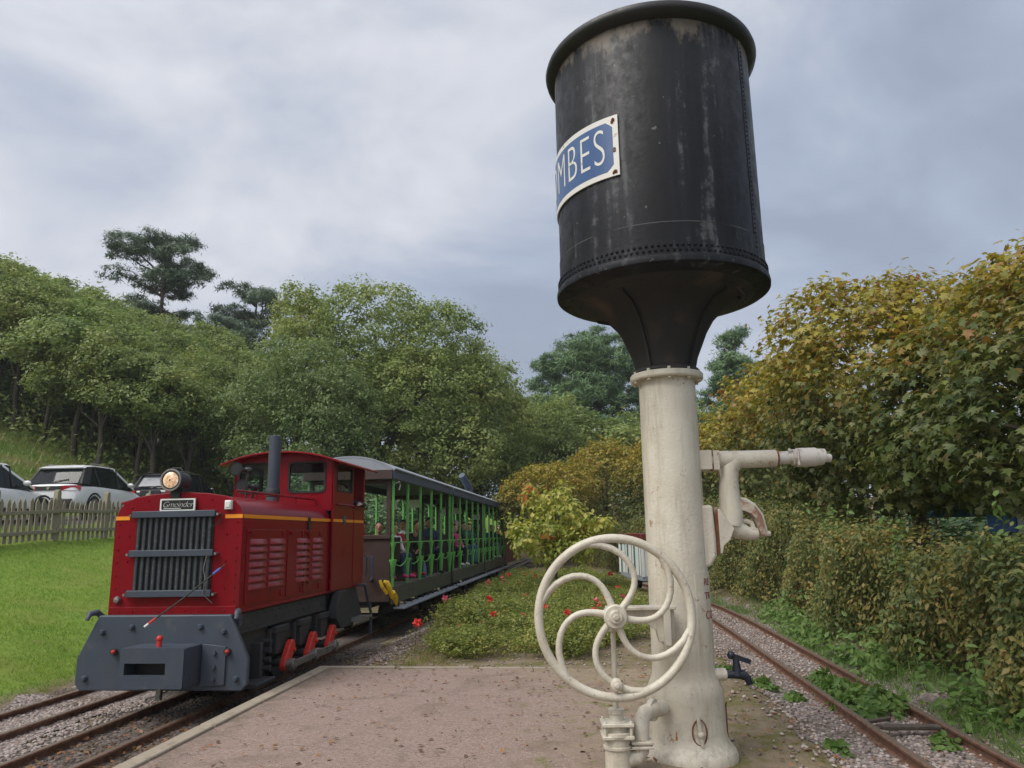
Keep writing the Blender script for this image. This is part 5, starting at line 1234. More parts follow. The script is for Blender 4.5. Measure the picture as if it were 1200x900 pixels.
# ------------------------------------------------------------------ wagon standing on the right-hand track
wy = 23.2; wx = float(xr(np.array([wy]))[0]); ang = math.atan(float((xr(np.array([wy + .5])) - xr(np.array([wy - .5])))[0]))
sw = thing('display_wagon', 'small dark red topped wagon with pale and green upright boards behind the column', 'wagon', (wx, wy, -.055), -ang)
b = MB(); b.box((0, 0, .40), (1.5, 2.9, .14)); b.build('chassis', 'roof_grey', sw, bevel=.01)
b = MB(); b.box((0, 0, 1.48), (1.56, 3.0, .30)); b.build('top_box', 'wagon_red', sw, bevel=.02)
bm_ = [('sign_white', .16), ('green_board', .13), ('slate', .08), ('sign_white', .2), ('slate', .06), ('sign_white', .22)]
M['green_board'] = pmat('green_board', (.05, .22, .16), .6)
rr = random.Random(3)
for face in ('front', 'side_l', 'side_r'):
    if face == 'front':
        x = -.72; i = 0
        while x < .70:
            m_, w_ = bm_[i % 6]; i += 1; b = MB(); b.box((x + w_ / 2, -1.43, .90), (w_ - .015, .03, .86), rot=(0, rr.uniform(-.03, .03), 0)); b.build('board', m_, sw); x += w_
    else:
        sx = -.74 if face == 'side_l' else .74; y = -1.35; i = 2
        while y < 1.3:
            m_, w_ = bm_[i % 6]; i += 1; b = MB(); b.box((sx, y + w_ / 2, .90), (.03, w_ - .015, .86), rot=(rr.uniform(-.03, .03), 0, 0)); b.build('board', m_, sw); y += w_
b = MB(); b.box((0, 0, .90), (1.38, 2.7, .8)); b.build('inner_bin', 'slate_dark', sw)
for sx in (-1, 1):
    for sy in (-1, 1): b = MB(); b.box((sx * .74, sy * 1.44, .95), (.07, .07, 1.0)); b.build('corner_post', 'sign_white', sw)
for y in (-.8, .8):
    b = MB()
    for sx in (-1, 1): b.lathe([(.20, -.05), (.20, .03), (.225, .04), (.225, .055)], 20, (sx * .33, y, .20), Matrix.Rotation(R(90 * sx), 3, 'Y'))
    b.cyl((-.45, y, .2), (.45, y, .2), .035, n=10); b.build('wheelset', 'slate_dark', sw)

# blue tarpaulin glimpsed beyond the hedge
M['tarp_blue'] = pmat('tarp_blue', (.10, .25, .66), .5, var=.35, vscale=5, bstr=.5, bscale=9)
tp = thing('market_stall_canopy', 'blue canopy with white edging glimpsed between hedge and maple', 'canopy', (7.7, 13.6, -.15), .15)
b = MB(); n_ = 14; rows = []
for i in range(n_ + 1):
    t = i / n_; x = -1.7 + 3.4 * t; sag = .05 * math.sin(t * 9)
    rows.append([(x, -.8, 1.62 + sag), (x, -.8 + .03, 1.95 + sag), (x, 0, 2.35), (x, .8, 1.95), (x, .8, 1.92), (x, 0, 2.32), (x, -.76, 1.93 + sag), (x, -.77, 1.62 + sag)])
b.loft(rows); b.build('cover', 'tarp_blue', tp, angle=50)
for x in (-1.2, -.25, .6, 1.35):
    b = MB(); b.box((x, -.815, 1.78), (.10, .01, .32)); b.build('edge_band', 'sign_white', tp)
for x in (-1.6, 1.6):
    for y in (-.75, .75): b = MB(); b.cyl((x, y, -.05), (x, y, 1.98), .03, n=8); b.build('leg', 'steel', tp)

# ================================================================== VEGETATION
M['bark'] = pmat('bark', (.075, .062, .048), .9, var=.45, vscale=6, map_=(5, 5, 1), dirt=(.10, .11, .065), dscale=3, bstr=.9, bscale=22)
M['bark_pine'] = pmat('bark_pine', (.09, .06, .045), .9, var=.45, vscale=6, bstr=.9, bscale=22)
M['twig'] = pmat('twig', (.10, .065, .04), .85, var=.3)
M['leaf_wood'] = leaf_mat('leaf_wood', [(.1, (0.124, 0.170, 0.054)), (.45, (0.187, 0.251, 0.077)), (.72, (0.271, 0.315, 0.098)), (.95, (0.391, 0.329, 0.113))], .22, .5, .30)
M['leaf_wood_b'] = leaf_mat('leaf_wood_b', [(.1, (0.127, 0.185, 0.065)), (.5, (0.198, 0.278, 0.085)), (.9, (0.317, 0.367, 0.122))], .22, .5, .35)
M['leaf_oak'] = leaf_mat('leaf_oak', [(.1, (0.121, 0.170, 0.053)), (.45, (0.184, 0.246, 0.071)), (.75, (0.270, 0.316, 0.097)), (.97, (0.358, 0.339, 0.119))], .24, .55, .28)
M['leaf_willow'] = leaf_mat('leaf_willow', [(.1, (0.105, 0.156, 0.057)), (.5, (0.159, 0.222, 0.081)), (.9, (0.226, 0.270, 0.111))], .24, .5, .4)
M['leaf_pine'] = leaf_mat('leaf_pine', [(.1, (0.049, 0.085, 0.050)), (.5, (0.086, 0.139, 0.078)), (.9, (0.145, 0.198, 0.101))], .08, .5, .4)
M['leaf_conifer'] = leaf_mat('leaf_conifer', [(.1, (0.068, 0.128, 0.059)), (.5, (0.113, 0.199, 0.087)), (.9, (0.194, 0.283, 0.122))], .10, .5, .35)
M['leaf_light'] = leaf_mat('leaf_light', [(.1, (0.112, 0.164, 0.046)), (.5, (0.170, 0.228, 0.064)), (.9, (0.252, 0.283, 0.095))], .26, .5, .35)
M['leaf_maple'] = leaf_mat('leaf_maple', [(.05, (0.049, 0.076, 0.023)), (.4, (0.083, 0.117, 0.031)), (.7, (0.138, 0.159, 0.050)), (.95, (0.240, 0.199, 0.087))], .2, .40, .9, .45,
    top=[(0, (.23, .235, .035)), (.35, (.35, .29, .032)), (.62, (.31, .215, .034)), (.82, (.19, .21, .04)), (1, (.30, .13, .04))], zlo=2.7, zhi=5.7)
M['leaf_hedge'] = leaf_mat('leaf_hedge', [(.05, (0.054, 0.089, 0.028)), (.35, (0.102, 0.138, 0.039)), (.6, (0.197, 0.192, 0.056)), (.82, (0.286, 0.213, 0.070)), (1, (0.384, 0.310, 0.084))], .2, .45, 1.3)
M['leaf_sapling'] = leaf_mat('leaf_sapling', [(.1, (0.201, 0.263, 0.056)), (.5, (0.351, 0.380, 0.085)), (.85, (0.542, 0.490, 0.133)), (1, (0.652, 0.344, 0.109))], .3, .3, 1.5)
M['leaf_orange'] = leaf_mat('leaf_orange', [(.2, (.45, .14, .04)), (.8, (.55, .22, .09))], .3, .3, 2)
M['leaf_rose'] = leaf_mat('leaf_rose', [(.1, (0.087, 0.133, 0.030)), (.5, (0.203, 0.242, 0.053)), (.85, (0.336, 0.322, 0.086)), (1, (0.403, 0.259, 0.099))], .25, .45, 2.2)
M['leaf_weed'] = leaf_mat('leaf_weed', [(.1, (0.075, 0.146, 0.035)), (.6, (0.141, 0.235, 0.056)), (1, (0.215, 0.298, 0.095))], .25, .4, 3)
M['petal'] = leaf_mat('petal', [(.1, (.50, .03, .03)), (.6, (.70, .06, .05)), (1, (.75, .12, .12))], .2, .3, 8)
M['petal_pink'] = leaf_mat('petal_pink', [(.1, (.65, .06, .14)), (1, (.80, .22, .30))], .2, .3, 8)
M['grass_blade'] = leaf_mat('grass_blade', [(.05, (0.094, 0.184, 0.020)), (.5, (0.162, 0.275, 0.033)), (.85, (0.229, 0.331, 0.056)), (1, (0.297, 0.324, 0.113))], .25, .55, .7)
M['grass_rough'] = leaf_mat('grass_rough', [(.05, (0.080, 0.161, 0.027)), (.45, (0.131, 0.220, 0.043)), (.75, (0.228, 0.242, 0.086)), (1, (0.296, 0.278, 0.108))], .2, .65, .25)

def add_tree(root, trunk_pts, trunk_r, limbs, leaves, leafmat, barkmat='bark'):
    b = MB(); b.tube(trunk_pts, trunk_r, 9)
    tr = b.build('trunk', barkmat, root, angle=70)
    b = MB()
    for pts, r0 in limbs: b.tube(pts, [r0 * (1 - .8 * i / (len(pts) - 1)) for i in range(len(pts))], 6)
    if limbs: b.build('limbs', barkmat, tr, angle=70)
    V, F = leaves
    fast_mesh('crown', V, F, M[leafmat], root)
def broadleaf(root, H, lobes, leafmat, seed, sprays, per, sr, size, trunk_h, tr=.2, lean=(0, 0), tpl='leaf', up=.5, sub=3, droop=None):
    rng = np.random.default_rng(seed)
    top = Vector((lean[0], lean[1], trunk_h)); pts = wobble((0, 0, -.25), top, 6, .10 + tr * .25, seed)
    rad = [tr * (1.25 if i == 0 else 1 - .45 * i / 6) for i in range(7)]
    limbs = []; rr = random.Random(seed)
    for c, r in lobes:
        t = rr.uniform(.55, 1.0); st = Vector(pts[min(6, int(t * 6))]); L = wobble(st, c, 5, .25, rr.random()); limbs.append((L, tr * .5))
        for k in range(sub):
            e_ = Vector(c) + Vector((rr.uniform(-1, 1) * r[0], rr.uniform(-1, 1) * r[1], rr.uniform(-.6, .9) * r[2])) * .85
            limbs.append((wobble(L[rr.randint(2, 4)], e_, 4, .2, rr.random()), tr * .22))
    add_tree(root, pts, rad, limbs, crown(lobes, sprays, per, sr, size, tpl, up, rng=rng, droop=droop), leafmat)
def gz(x, y): return float(hz(np.array([x]), np.array([y]))[0])
def spread(rr, n, R0, zc, rz, r0, flat=.8):
    L = []
    for i in range(n):
        a = 2 * math.pi * (i + rr.uniform(-.3, .3)) / n; d = R0 * rr.uniform(.55, 1.0); L.append(((d * math.cos(a), d * math.sin(a), zc + rr.uniform(-1, 1) * rz), (r0 * rr.uniform(.8, 1.2), r0 * rr.uniform(.8, 1.2), r0 * flat * rr.uniform(.8, 1.2))))
    return L
# --- hillside wood: four kinds, each copied
protos = []
for i, (H, lm, n_) in enumerate(((10.0, 'leaf_wood', 11), (9.0, 'leaf_wood_b', 10), (11.0, 'leaf_wood', 12), (8.4, 'leaf_wood', 9))):
    rr = random.Random(100 + i); root = thing('oak_tree', '', 'tree')
    lobes = spread(rr, n_ // 2, 2.3, H * .67, .6, 1.3) + spread(rr, n_ // 3, 1.5, H * .78, .6, 1.25) + [((rr.uniform(-.4, .4), rr.uniform(-.4, .4), H * .88), (1.2, 1.2, 1.15)), ((0, 0, H * .68), (1.8, 1.8, 1.6))]
    broadleaf(root, H, lobes, lm, 200 + i, 470, 46, .46, .20, H * .62, .15, (rr.uniform(-.5, .5), rr.uniform(-.5, .5)))
    protos.append((root, H))
wood = [(-28.3, 34.2, 0, 10.2), (-26.0, 33.4, 2, 9.8), (-24.0, 32.8, 1, 9.4), (-21.9, 31.6, 3, 8.3), (-20.7, 32.6, 0, 8.6), (-19.7, 31.9, 3, 7.8), (-18.7, 33.2, 1, 7.6), (-20.3, 36.6, 2, 9.6), (-18.4, 37.0, 0, 9.0),
        (-31.0, 34.5, 2, 10.8), (-29.2, 37.4, 1, 11.0), (-26.2, 37.0, 0, 10.6), (-24.2, 37.8, 2, 10.2), (-22.3, 39.6, 1, 10.2), (-21.0, 42.0, 0, 10.4), (-33.0, 38.5, 0, 11.0), (-30.5, 42.0, 3, 11.0), (-27.0, 43.0, 2, 11.0), (-24.0, 44.5, 0, 11.5), (-20.0, 47.0, 2, 12.0), (-17.5, 44.0, 1, 10.5),
        (-36.0, 43.0, 1, 11.5), (-35.5, 34.0, 2, 11.0), (-33.5, 30.0, 1, 10.0), (-16.6, 49.5, 3, 11.0), (-38.0, 38.0, 0, 11.0), (-41.0, 45.0, 2, 12.0), (-37.0, 50.0, 1, 12.0), (-44.0, 38.0, 0, 12.0), (-30.0, 49.0, 0, 11.5), (-39.5, 33.0, 3, 11.0), (-46, 52, 2, 14.0), (-50, 45, 0, 14.0), (-37, 57, 1, 13.0), (-45, 31, 2, 12.0), (-52, 36, 1, 13.0), (-42, 60, 0, 14.0)]
used = set(); rr = random.Random(77)
wl_ = ['green oak with slim dark trunk at the front edge of the hillside wood', 'green oak standing back inside the hillside wood']
for i, (x, y, k, H) in enumerate(wood):
    src, H0 = protos[k]; o = src if k not in used else copy_tree(src); used.add(k)
    H *= .80; s_ = H / H0; o.location = (x, y, gz(x, y)); o.rotation_euler = (rr.uniform(-.04, .04), rr.uniform(-.04, .04), rr.uniform(0, 6.28)); o.scale = (s_ * rr.uniform(1.1, 1.3), s_ * rr.uniform(1.1, 1.3), s_)
    tag(o, wl_[0] if i < 9 else wl_[1], 'tree', 'front row of the hillside wood' if i < 9 else 'trees inside the hillside wood')
# --- undergrowth at the wood's foot
rng = np.random.default_rng(5); n_ = 3800
ux = rng.uniform(-37, -17.5, n_); uy = 30.5 + rng.gamma(2.0, 2.6, n_) + (ux < -27) * 2; V, F = leaf_cloud(np.stack([ux, uy, hz(ux, uy) + rng.gamma(1.5, .42, n_)], 1), rng.normal(size=(n_, 3)) + (0, -.3, .6), rng.uniform(.14, .34, n_))
tag(fast_mesh('undergrowth', V, F, M['leaf_wood']), 'loose brownish undergrowth along the foot of the hillside wood', 'undergrowth', kind='stuff')
# --- pines above the wood
def pine(label, x, y, H, seed, pads, lm='leaf_pine', per=150, vf=.30, dens=1.0):
    rng = np.random.default_rng(seed); rr = random.Random(seed); root = thing('pine_tree', label, 'tree', (x, y, gz(x, y)), rr.uniform(0, 6))
    limbs = []; lobes = []
    for f, R0, n_, r0 in pads:
        for k in range(n_):
            a = 2 * math.pi * (k + rr.uniform(-.35, .35)) / n_ + f * 5; d = R0 * rr.uniform(.35, 1.0); c = (d * math.cos(a), d * math.sin(a), H * f + rr.uniform(-.5, .5) + .08 * d)
            lobes.append((c, (r0 * rr.uniform(.8, 1.3), r0 * rr.uniform(.8, 1.3), r0 * vf))); limbs.append((wobble((0, 0, H * f - .12 * d - .6), c, 5, .18, rr.random()), .10))
    pts = wobble((0, 0, -.3), (rr.uniform(-.4, .4), rr.uniform(-.4, .4), H * .97), 8, .10, seed)
    add_tree(root, pts, [.34 * (1 - .85 * i / 8) for i in range(9)], limbs, crown(lobes, int(46 * dens * len(lobes) / 3), per // 2, .42, .36, 'needle', .6, .45, .8, rng=rng, cull=.4), lm, 'bark_pine')
    return root
pine('tall dark flat topped pine rising highest above the hillside wood', -32.6, 52.8, 15.8, 31, [(.97, 2.2, 5, 1.5), (.88, 3.6, 6, 1.6), (.78, 3.2, 5, 1.4), (.66, 3.0, 4, 1.3), (.52, 2.2, 4, 1.2)])
pine('dark open crowned pine beside the tallest pine above the wood', -26.9, 57.0, 14.6, 35, [(.97, 1.9, 4, 1.2), (.87, 2.9, 5, 1.4), (.74, 3.4, 6, 1.5), (.60, 3.6, 6, 1.5), (.46, 3.0, 5, 1.4)])
pine('dark dense pine with low dropping boughs between wood and big oak', -27.6, 52.0, 10.5, 38, [(.95, 2.2, 5, 1.4), (.80, 3.2, 6, 1.5), (.64, 3.6, 7, 1.5), (.48, 3.4, 6, 1.4)])
# --- big oak behind the train and its neighbours
def big(label, name, x, y, lobes, lm, seed, sprays, per, sr, size, th, tr, lean=(0, 0), up=.5, tpl='leaf', sub=3, droop=None):
    root = thing(name, label, 'tree', (x, y, gz(x, y))); broadleaf(root, 0, lobes, lm, seed, sprays, per, sr, size, th, tr, lean, tpl, up, sub, droop); return root
big('broad green oak with the largest crown behind the locomotive and coaches', 'oak_tree', -11.3, 38.4, [((0, 0, 10.6), (3.4, 3.2, 2.7)), ((-3.2, -.5, 9.2), (2.6, 2.6, 2.3)), ((3.2, 0, 9.6), (2.8, 2.6, 2.4)), ((-1.2, -1.5, 7.4), (3.4, 3.0, 2.6)), ((2.8, -1.2, 6.6), (3.2, 3.0, 2.6)), ((5.0, .4, 7.0), (2.3, 2.3, 2.2)), ((-4.2, 0, 12.0), (1.5, 1.5, 1.6)), ((1.2, -2.2, 4.4), (3.4, 2.6, 2.2)), ((4.4, -1.4, 3.8), (2.6, 2.4, 2.0))], 'leaf_oak', 51, 1900, 48, .46, .195, 6.0, .42)
big('grey green bushy tree leaning out in front of the big oak', 'ash_tree', -13.6, 33.4, [((0, 0, 6.6), (2.5, 2.3, 2.1)), ((-1.7, -.2, 5.0), (2.0, 2.0, 1.8)), ((1.9, -.2, 5.2), (2.2, 2.0, 1.9)), ((.3, -1.0, 3.6), (2.4, 2.0, 1.7)), ((-2.0, 0, 3.0), (1.6, 1.6, 1.4)), ((2.6, 0, 3.2), (1.7, 1.7, 1.5))], 'leaf_willow', 52, 1000, 44, .40, .155, 3.2, .25)
big('olive green tree with drooping crown right of the big oak', 'oak_tree', -6.6, 42.6, [((0, 0, 10.0), (2.8, 2.6, 2.4)), ((1.6, -.4, 7.6), (2.4, 2.3, 2.2)), ((-1.8, -.4, 7.4), (2.7, 2.5, 2.4)), ((.6, -1, 5.0), (2.8, 2.4, 2.3)), ((-2.2, -.8, 4.2), (2.5, 2.2, 2.0)), ((2.2, .0, 4.4), (1.8, 1.8, 1.6))], 'leaf_oak', 53, 1150, 46, .44, .19, 5.5, .32)
big('light green tree with a dark trunk leaning to the right above the last coach', 'ash_tree', -6.2, 48.6, [((3.0, 0, 8.4), (2.6, 2.4, 2.0)), ((4.6, 0, 6.4), (2.2, 2.2, 1.9)), ((1.6, .6, 6.6), (2.2, 2.2, 1.9)), ((5.6, .2, 4.0), (1.9, 1.9, 1.7)), ((2.8, 1.4, 4.4), (2.2, 2.0, 1.8))], 'leaf_light', 54, 880, 44, .44, .195, 5.6, .30, (2.6, 0))
for i, (x, y, H, lb) in enumerate(((-10.5, 52, 13, 'green tree filling the gap behind the olive green tree'), (-2.6, 53.0, 13.0, 'green tree behind the tail of the train below the spreading pine'), (2.6, 51.0, 10.5, 'green tree rising behind the ochre maples next to the column'), (-14.5, 56, 13, 'green tree far behind the big oak'), (7.0, 55, 10.5, 'green tree between the two conifers behind the column'), (-5.0, 64, 12, 'green tree far behind the light green leaning tree'), (14.5, 52, 9, 'green tree behind the right end of the maples'), (14.0, 24.0, 5.0, 'green tree glimpsed behind the ochre maple beyond the hedge'), (15.5, 17.0, 5.2, 'green tree glimpsed behind the large maple beyond the hedge'), (15.0, 10.5, 5.0, 'green tree behind the blue canopy'))):
    o = copy_tree(protos[(i + 1) % 4][0]); s_ = H / protos[(i + 1) % 4][1]; o.scale = ((s_ * 1.25, s_ * 1.25, s_) if i < 7 else (s_ * 2, s_ * 2, s_ * 1.2)); o.rotation_euler = (0, 0, i * 1.3); o.location = (x, y, gz(x, y) - (1.2 if i in (1, 2) or i > 6 else 0)); tag(o, lb, 'tree'); 
    if 'group' in o: del o['group']
def tier(H, Rm, n): return [(.97 - .80 * i / (n - 1), .35 + Rm * (i + .5) / n, 4 + i, .62 + .10 * i) for i in range(n)]
pine('spreading grey green pine behind the column with sky showing through', .2, 61.0, 17.2, 61, [(.97, 2.4, 5, 1.4), (.90, 4.0, 7, 1.6), (.82, 5.0, 8, 1.7), (.73, 5.4, 9, 1.7), (.64, 5.6, 9, 1.7), (.54, 5.2, 8, 1.7), (.42, 4.4, 7, 1.6)], 'leaf_conifer', vf=.5, dens=1.7)
pine('dense dark conifer behind the column, right of the funnel', 11.0, 56.0, 16.0, 62, tier(15, 7.0, 9), 'leaf_conifer', vf=.85, dens=1.6)
pine('small dark conifer between column and maples', 13.8, 54.0, 12.0, 63, tier(12, 3.8, 8), 'leaf_conifer', vf=.85, dens=1.4)
# --- dark bushes on the far side of the train
bu = None
for i, (x, y, s_, lb) in enumerate(((-8.6, 20.5, .95, 'dark bush behind the first coach'), (-9.2, 24.2, 1.0, 'dark bush behind the middle coach'), (-8.9, 28.0, .95, 'dark bush behind the joint of the second and third coach'), (-9.4, 32.0, 1.05, 'dark bush behind the last green coach'), (-8.6, 36.2, 1.0, 'dark bush behind the open red wagon'), (-8.2, 40.5, 1.0, 'dark bush behind the far end of the open red wagon'))):
    if bu is None:
        bu = thing('laurel_bush', lb, 'bush'); rr = random.Random(4); rng = np.random.default_rng(44); lob = spread(rr, 6, 1.0, 1.3, .5, .95, .95) + [((0, 0, 2.2), (1.0, 1.0, .9)), ((0, 0, .7), (1.5, 1.5, .8))]
        add_tree(bu, wobble((0, 0, -.2), (0, 0, 1.6), 4, .05, 3), [.08, .07, .06, .05, .04], [(wobble((0, 0, .4), c, 4, .1, q), .04) for q, (c, r) in enumerate(lob)], crown(lob, 420, 30, .30, .14, 'leaf', .5, .8, .8, rng=rng), 'leaf_conifer'); o = bu
    else: o = copy_tree(bu)
    o.location = (x, y, gz(x, y)); o.scale = (s_ * 1.25, s_ * 1.35, s_); o.rotation_euler = (0, 0, i * 1.1); o['label'] = lb
for i, (x, y) in enumerate(((-29.5, 44.0), (-33.0, 41.0), (-36.5, 46.0), (-33.5, 49.0), (-40.0, 41.0), (-43.0, 48.0), (-38.0, 54.0), (-47.0, 42.0), (-25.5, 48.0), (-45.0, 36.5), (-30.5, 39.0), (-37.0, 37.0), (-22.5, 46.5))):
    o = copy_tree(bu); o.location = (x, y, gz(x, y)); o.scale = (1.9, 1.9, 1.35); o.rotation_euler = (0, 0, i * .9); 
    for ch in o.children:
        if ch.name.startswith('crown'): ch.material_slots[0].link = 'OBJECT'; ch.material_slots[0].material = M['leaf_wood']
    tag(o, 'dark bush in the shade under the hillside wood', 'bush', 'bushes under the hillside wood')
for i, (x, y, lb) in enumerate(((12.2, 15.6, 'dark bush behind the blue canopy beyond the hedge'), (11.2, 18.8, 'dark bush behind the tall maple beyond the hedge'), (10.4, 22.5, 'dark bush behind the ochre maple beyond the hedge'), (13.5, 12.0, 'dark bush behind the large maple beyond the hedge'))):
    o = copy_tree(bu); o.location = (x, y, gz(x, y)); o.scale = (1.7, 1.7, 1.0); o.rotation_euler = (0, 0, i * .7); tag(o, lb, 'bush')
# --- autumn maples along the right-hand hedge
def maple(label, x, y, lobes, seed, sprays, per, sr, size, rotz=0):
    root = thing('maple_tree', label, 'tree', (x, y, gz(x, y)), rotz, 'maples turning yellow along the hedge'); rng = np.random.default_rng(seed); rr = random.Random(seed)
    pts = wobble((0, 0, -.2), (0, 0, 2.9), 5, .08, seed); limbs = []
    for c, r in lobes: limbs.append((wobble(pts[4], c, 5, .15, rr.random()), .07))
    add_tree(root, pts, [.20, .16, .15, .14, .13, .10], limbs, crown(lobes, sprays, per, sr, size, 'maple', .75, .7, .92, droop=.55, rng=rng), 'leaf_maple'); return root
maple('large maple turning yellow at the top, big lobed leaves, right beside the track', 7.0, 10.6, [((0, 0, 3.7), (2.5, 3.0, 1.75)), ((-1.2, -1.6, 3.1), (1.5, 1.7, 1.25)), ((-1.3, 1.4, 3.3), (1.5, 1.7, 1.35)), ((-.3, -.6, 4.55), (1.5, 1.5, .85)), ((.4, 1.5, 4.6), (1.5, 1.5, .85)), ((-1.3, -.2, 2.75), (1.5, 2.8, .9)), ((-1.9, .8, 2.6), (1.0, 1.5, .7)), ((-2.0, -1.6, 2.5), (.9, 1.3, .7))], 71, 3300, 14, .22, .108)
maple('tall maple turning ochre with crown above the pipe of the water crane', 6.4, 15.6, [((-1.4, -.9, 5.0), (1.5, 1.7, 1.35)), ((0, 0, 4.3), (2.4, 3.0, 1.95)), ((-1.2, -1.6, 3.9), (1.5, 1.7, 1.5)), ((-1.1, 1.3, 4.1), (1.5, 1.7, 1.5)), ((-.3, -.4, 5.5), (1.6, 1.9, .9)), ((-1.0, 0, 2.7), (1.4, 2.6, .9))], 72, 2500, 14, .23, .112)
mp3 = maple('ochre maple behind the pipe of the water crane', 6.2, 22.2, [((-1.2, -1.5, 5.0), (1.4, 1.5, 1.35)), ((0, 0, 4.2), (2.2, 2.9, 1.95)), ((-1.0, -1.4, 3.6), (1.5, 1.6, 1.5)), ((-1.0, 1.3, 3.7), (1.5, 1.6, 1.5)), ((-.3, -.2, 5.3), (1.5, 1.8, .9)), ((-.9, 0, 2.4), (1.4, 2.4, 1.0))], 73, 1700, 13, .24, .115)
for x, y, rz, s_, lb in ((5.4, 28.2, .2, .92, 'ochre maple just right of the cream column'), (3.7, 34.0, .45, .95, 'ochre maple just left of the cream column'), (1.0, 39.6, .55, 1.0, 'ochre maple behind the young light green tree'), (-1.0, 45.2, .6, .88, 'small ochre maple at the far end of the maple row'), (-1.75, 31.0, 1.4, .72, 'low ochre maple between the tracks behind the young tree')):
    o = copy_tree(mp3); o.location = (x, y, gz(x, y)); o.rotation_euler = (0, 0, rz); o.scale = (s_, s_, s_); o['label'] = lb
# --- hedge
rng = np.random.default_rng(9)
def hedge_front(y): return np.where(y < 17, 3.62 + .12 * np.sin(y * .9) + .05 * np.sin(y * 3.1), 0) + np.where(y >= 17, xr(y) + .98 + .12 * np.sin(y * .9), 0)
def hedge_top(y): return 1.10 + .26 * smooth((y - 6) / 5) + .80 * smooth((y - 10) / 11) - .35 * smooth((y - 26) / 8) + .16 * np.sin(y * 1.7 + .5) + .10 * np.sin(y * 4.1) + .07 * np.sin(y * 8.3)
hd_ = thing('hedge', 'long browning hedge between the overgrown track and the maples', 'hedge', (4.2, 12, 0))
n_ = 62000; y = 3.2 + 40 * rng.random(n_) ** 1.55; top = hedge_top(y); f0 = hedge_front(y)
u_ = rng.random(n_); face = u_ < .66
z = np.where(face, top * rng.random(n_) ** .8, top + rng.normal(0, .09, n_) - .25 * (rng.random(n_) < .2) * rng.random(n_)); dep = np.where(face, np.abs(rng.normal(0, .10, n_)) + .10 * (z / top) ** 2, rng.random(n_) * 1.2)
bul = .16 * np.sin(y * 2.3 + z * 3) + .10 * np.sin(y * 5.1 - z * 4)
P = np.stack([f0 + dep + bul * face, y, z + .02], 1); nn = np.where(face[:, None], np.array([-1, -.25, .45]), np.array([-.3, -.1, 1.0])) + rng.normal(size=(n_, 3)) * .45
V, F = leaf_cloud(P - np.array(hd_.location), nn, rng.uniform(.055, .10, n_), 'leaf', .35, rng); fast_mesh('foliage', V, F, M['leaf_hedge'], hd_)
b = MB(); rr = random.Random(8)
for k in range(110):
    yy = 3.5 + 38 * (k / 110) ** 1.3; xx = float(hedge_front(np.array([yy]))[0]) + rr.uniform(.35, .7); tp_ = float(hedge_top(np.array([yy]))[0]); b.tube(wobble((xx, yy, -.1), (xx + rr.uniform(-.2, .2), yy + rr.uniform(-.3, .3), tp_ * .95), 4, .06, k), [.02, .018, .014, .01, .005], 5)
b.build('stems', 'twig', hd_, origin=tuple(hd_.location)); V_, F_ = [], []
n_ = 22000; y = 3.2 + 40 * rng.random(n_) ** 1.4; P = np.stack([hedge_front(y) + .25 + .8 * rng.random(n_), y, hedge_top(y) * rng.random(n_) * .97], 1); V, F = leaf_cloud(P - np.array(hd_.location), rng.normal(size=(n_, 3)) + (-.6, 0, .2), rng.uniform(.08, .13, n_), 'leaf', .3, rng); fast_mesh('inner_foliage', V, F, M['leaf_hedge'], hd_)
n_ = 15000; y = 5 + 30 * rng.random(n_); x = np.where(y < 17, 5.0, xr(y) + 2.2) + rng.gamma(1.5, .9, n_); V, F = leaf_cloud(np.stack([x, y, .05 + np.where((y > 8) & (y < 17), .95, 2.0) * rng.random(n_) ** .8], 1), rng.normal(size=(n_, 3)) + (-.5, -.2, .5), rng.uniform(.12, .2, n_), 'leaf', .2, rng); tag(fast_mesh('understorey', V, F, M['leaf_conifer']), 'dark leafy understorey below the maples behind the hedge', 'undergrowth', kind='stuff')
# long shoots standing out of the hedge top
LV, LF, off = [], [], 0
for k in range(46):
    yy = rr.choice([rr.uniform(4.5, 8.5), rr.uniform(14, 22), rr.uniform(9, 14)]); xx = float(hedge_front(np.array([yy]))[0]) + rr.uniform(.1, .6); z0 = float(hedge_top(np.array([yy]))[0]) - .2; h_ = rr.uniform(.30, .75)
    pts = wobble((xx, yy, z0), (xx + rr.uniform(-.2, .1), yy + rr.uniform(-.2, .2), z0 + h_), 5, .03, k); b = MB(); b.tube(pts, [.006, .005, .005, .004, .003, .002], 4); b.build('shoot', 'twig', hd_, origin=tuple(hd_.location))
    m_ = 16; tt = np.linspace(.15, 1, m_); PP = np.array([Vector(pts[min(4, int(t * 5))]).lerp(Vector(pts[min(5, int(t * 5) + 1)]), t * 5 - min(4, int(t * 5))) for t in tt]); v_, f_ = leaf_cloud(PP - np.array(hd_.location), rng.normal(size=(m_, 3)) * .6 + (-.3, -.4, .8), rng.uniform(.07, .12, m_), 'oval', .1, rng); LV.append(v_); LF.append(f_ + off); off += len(v_)
fast_mesh('shoot_leaves', np.concatenate(LV), np.concatenate(LF), M['leaf_weed'], hd_)
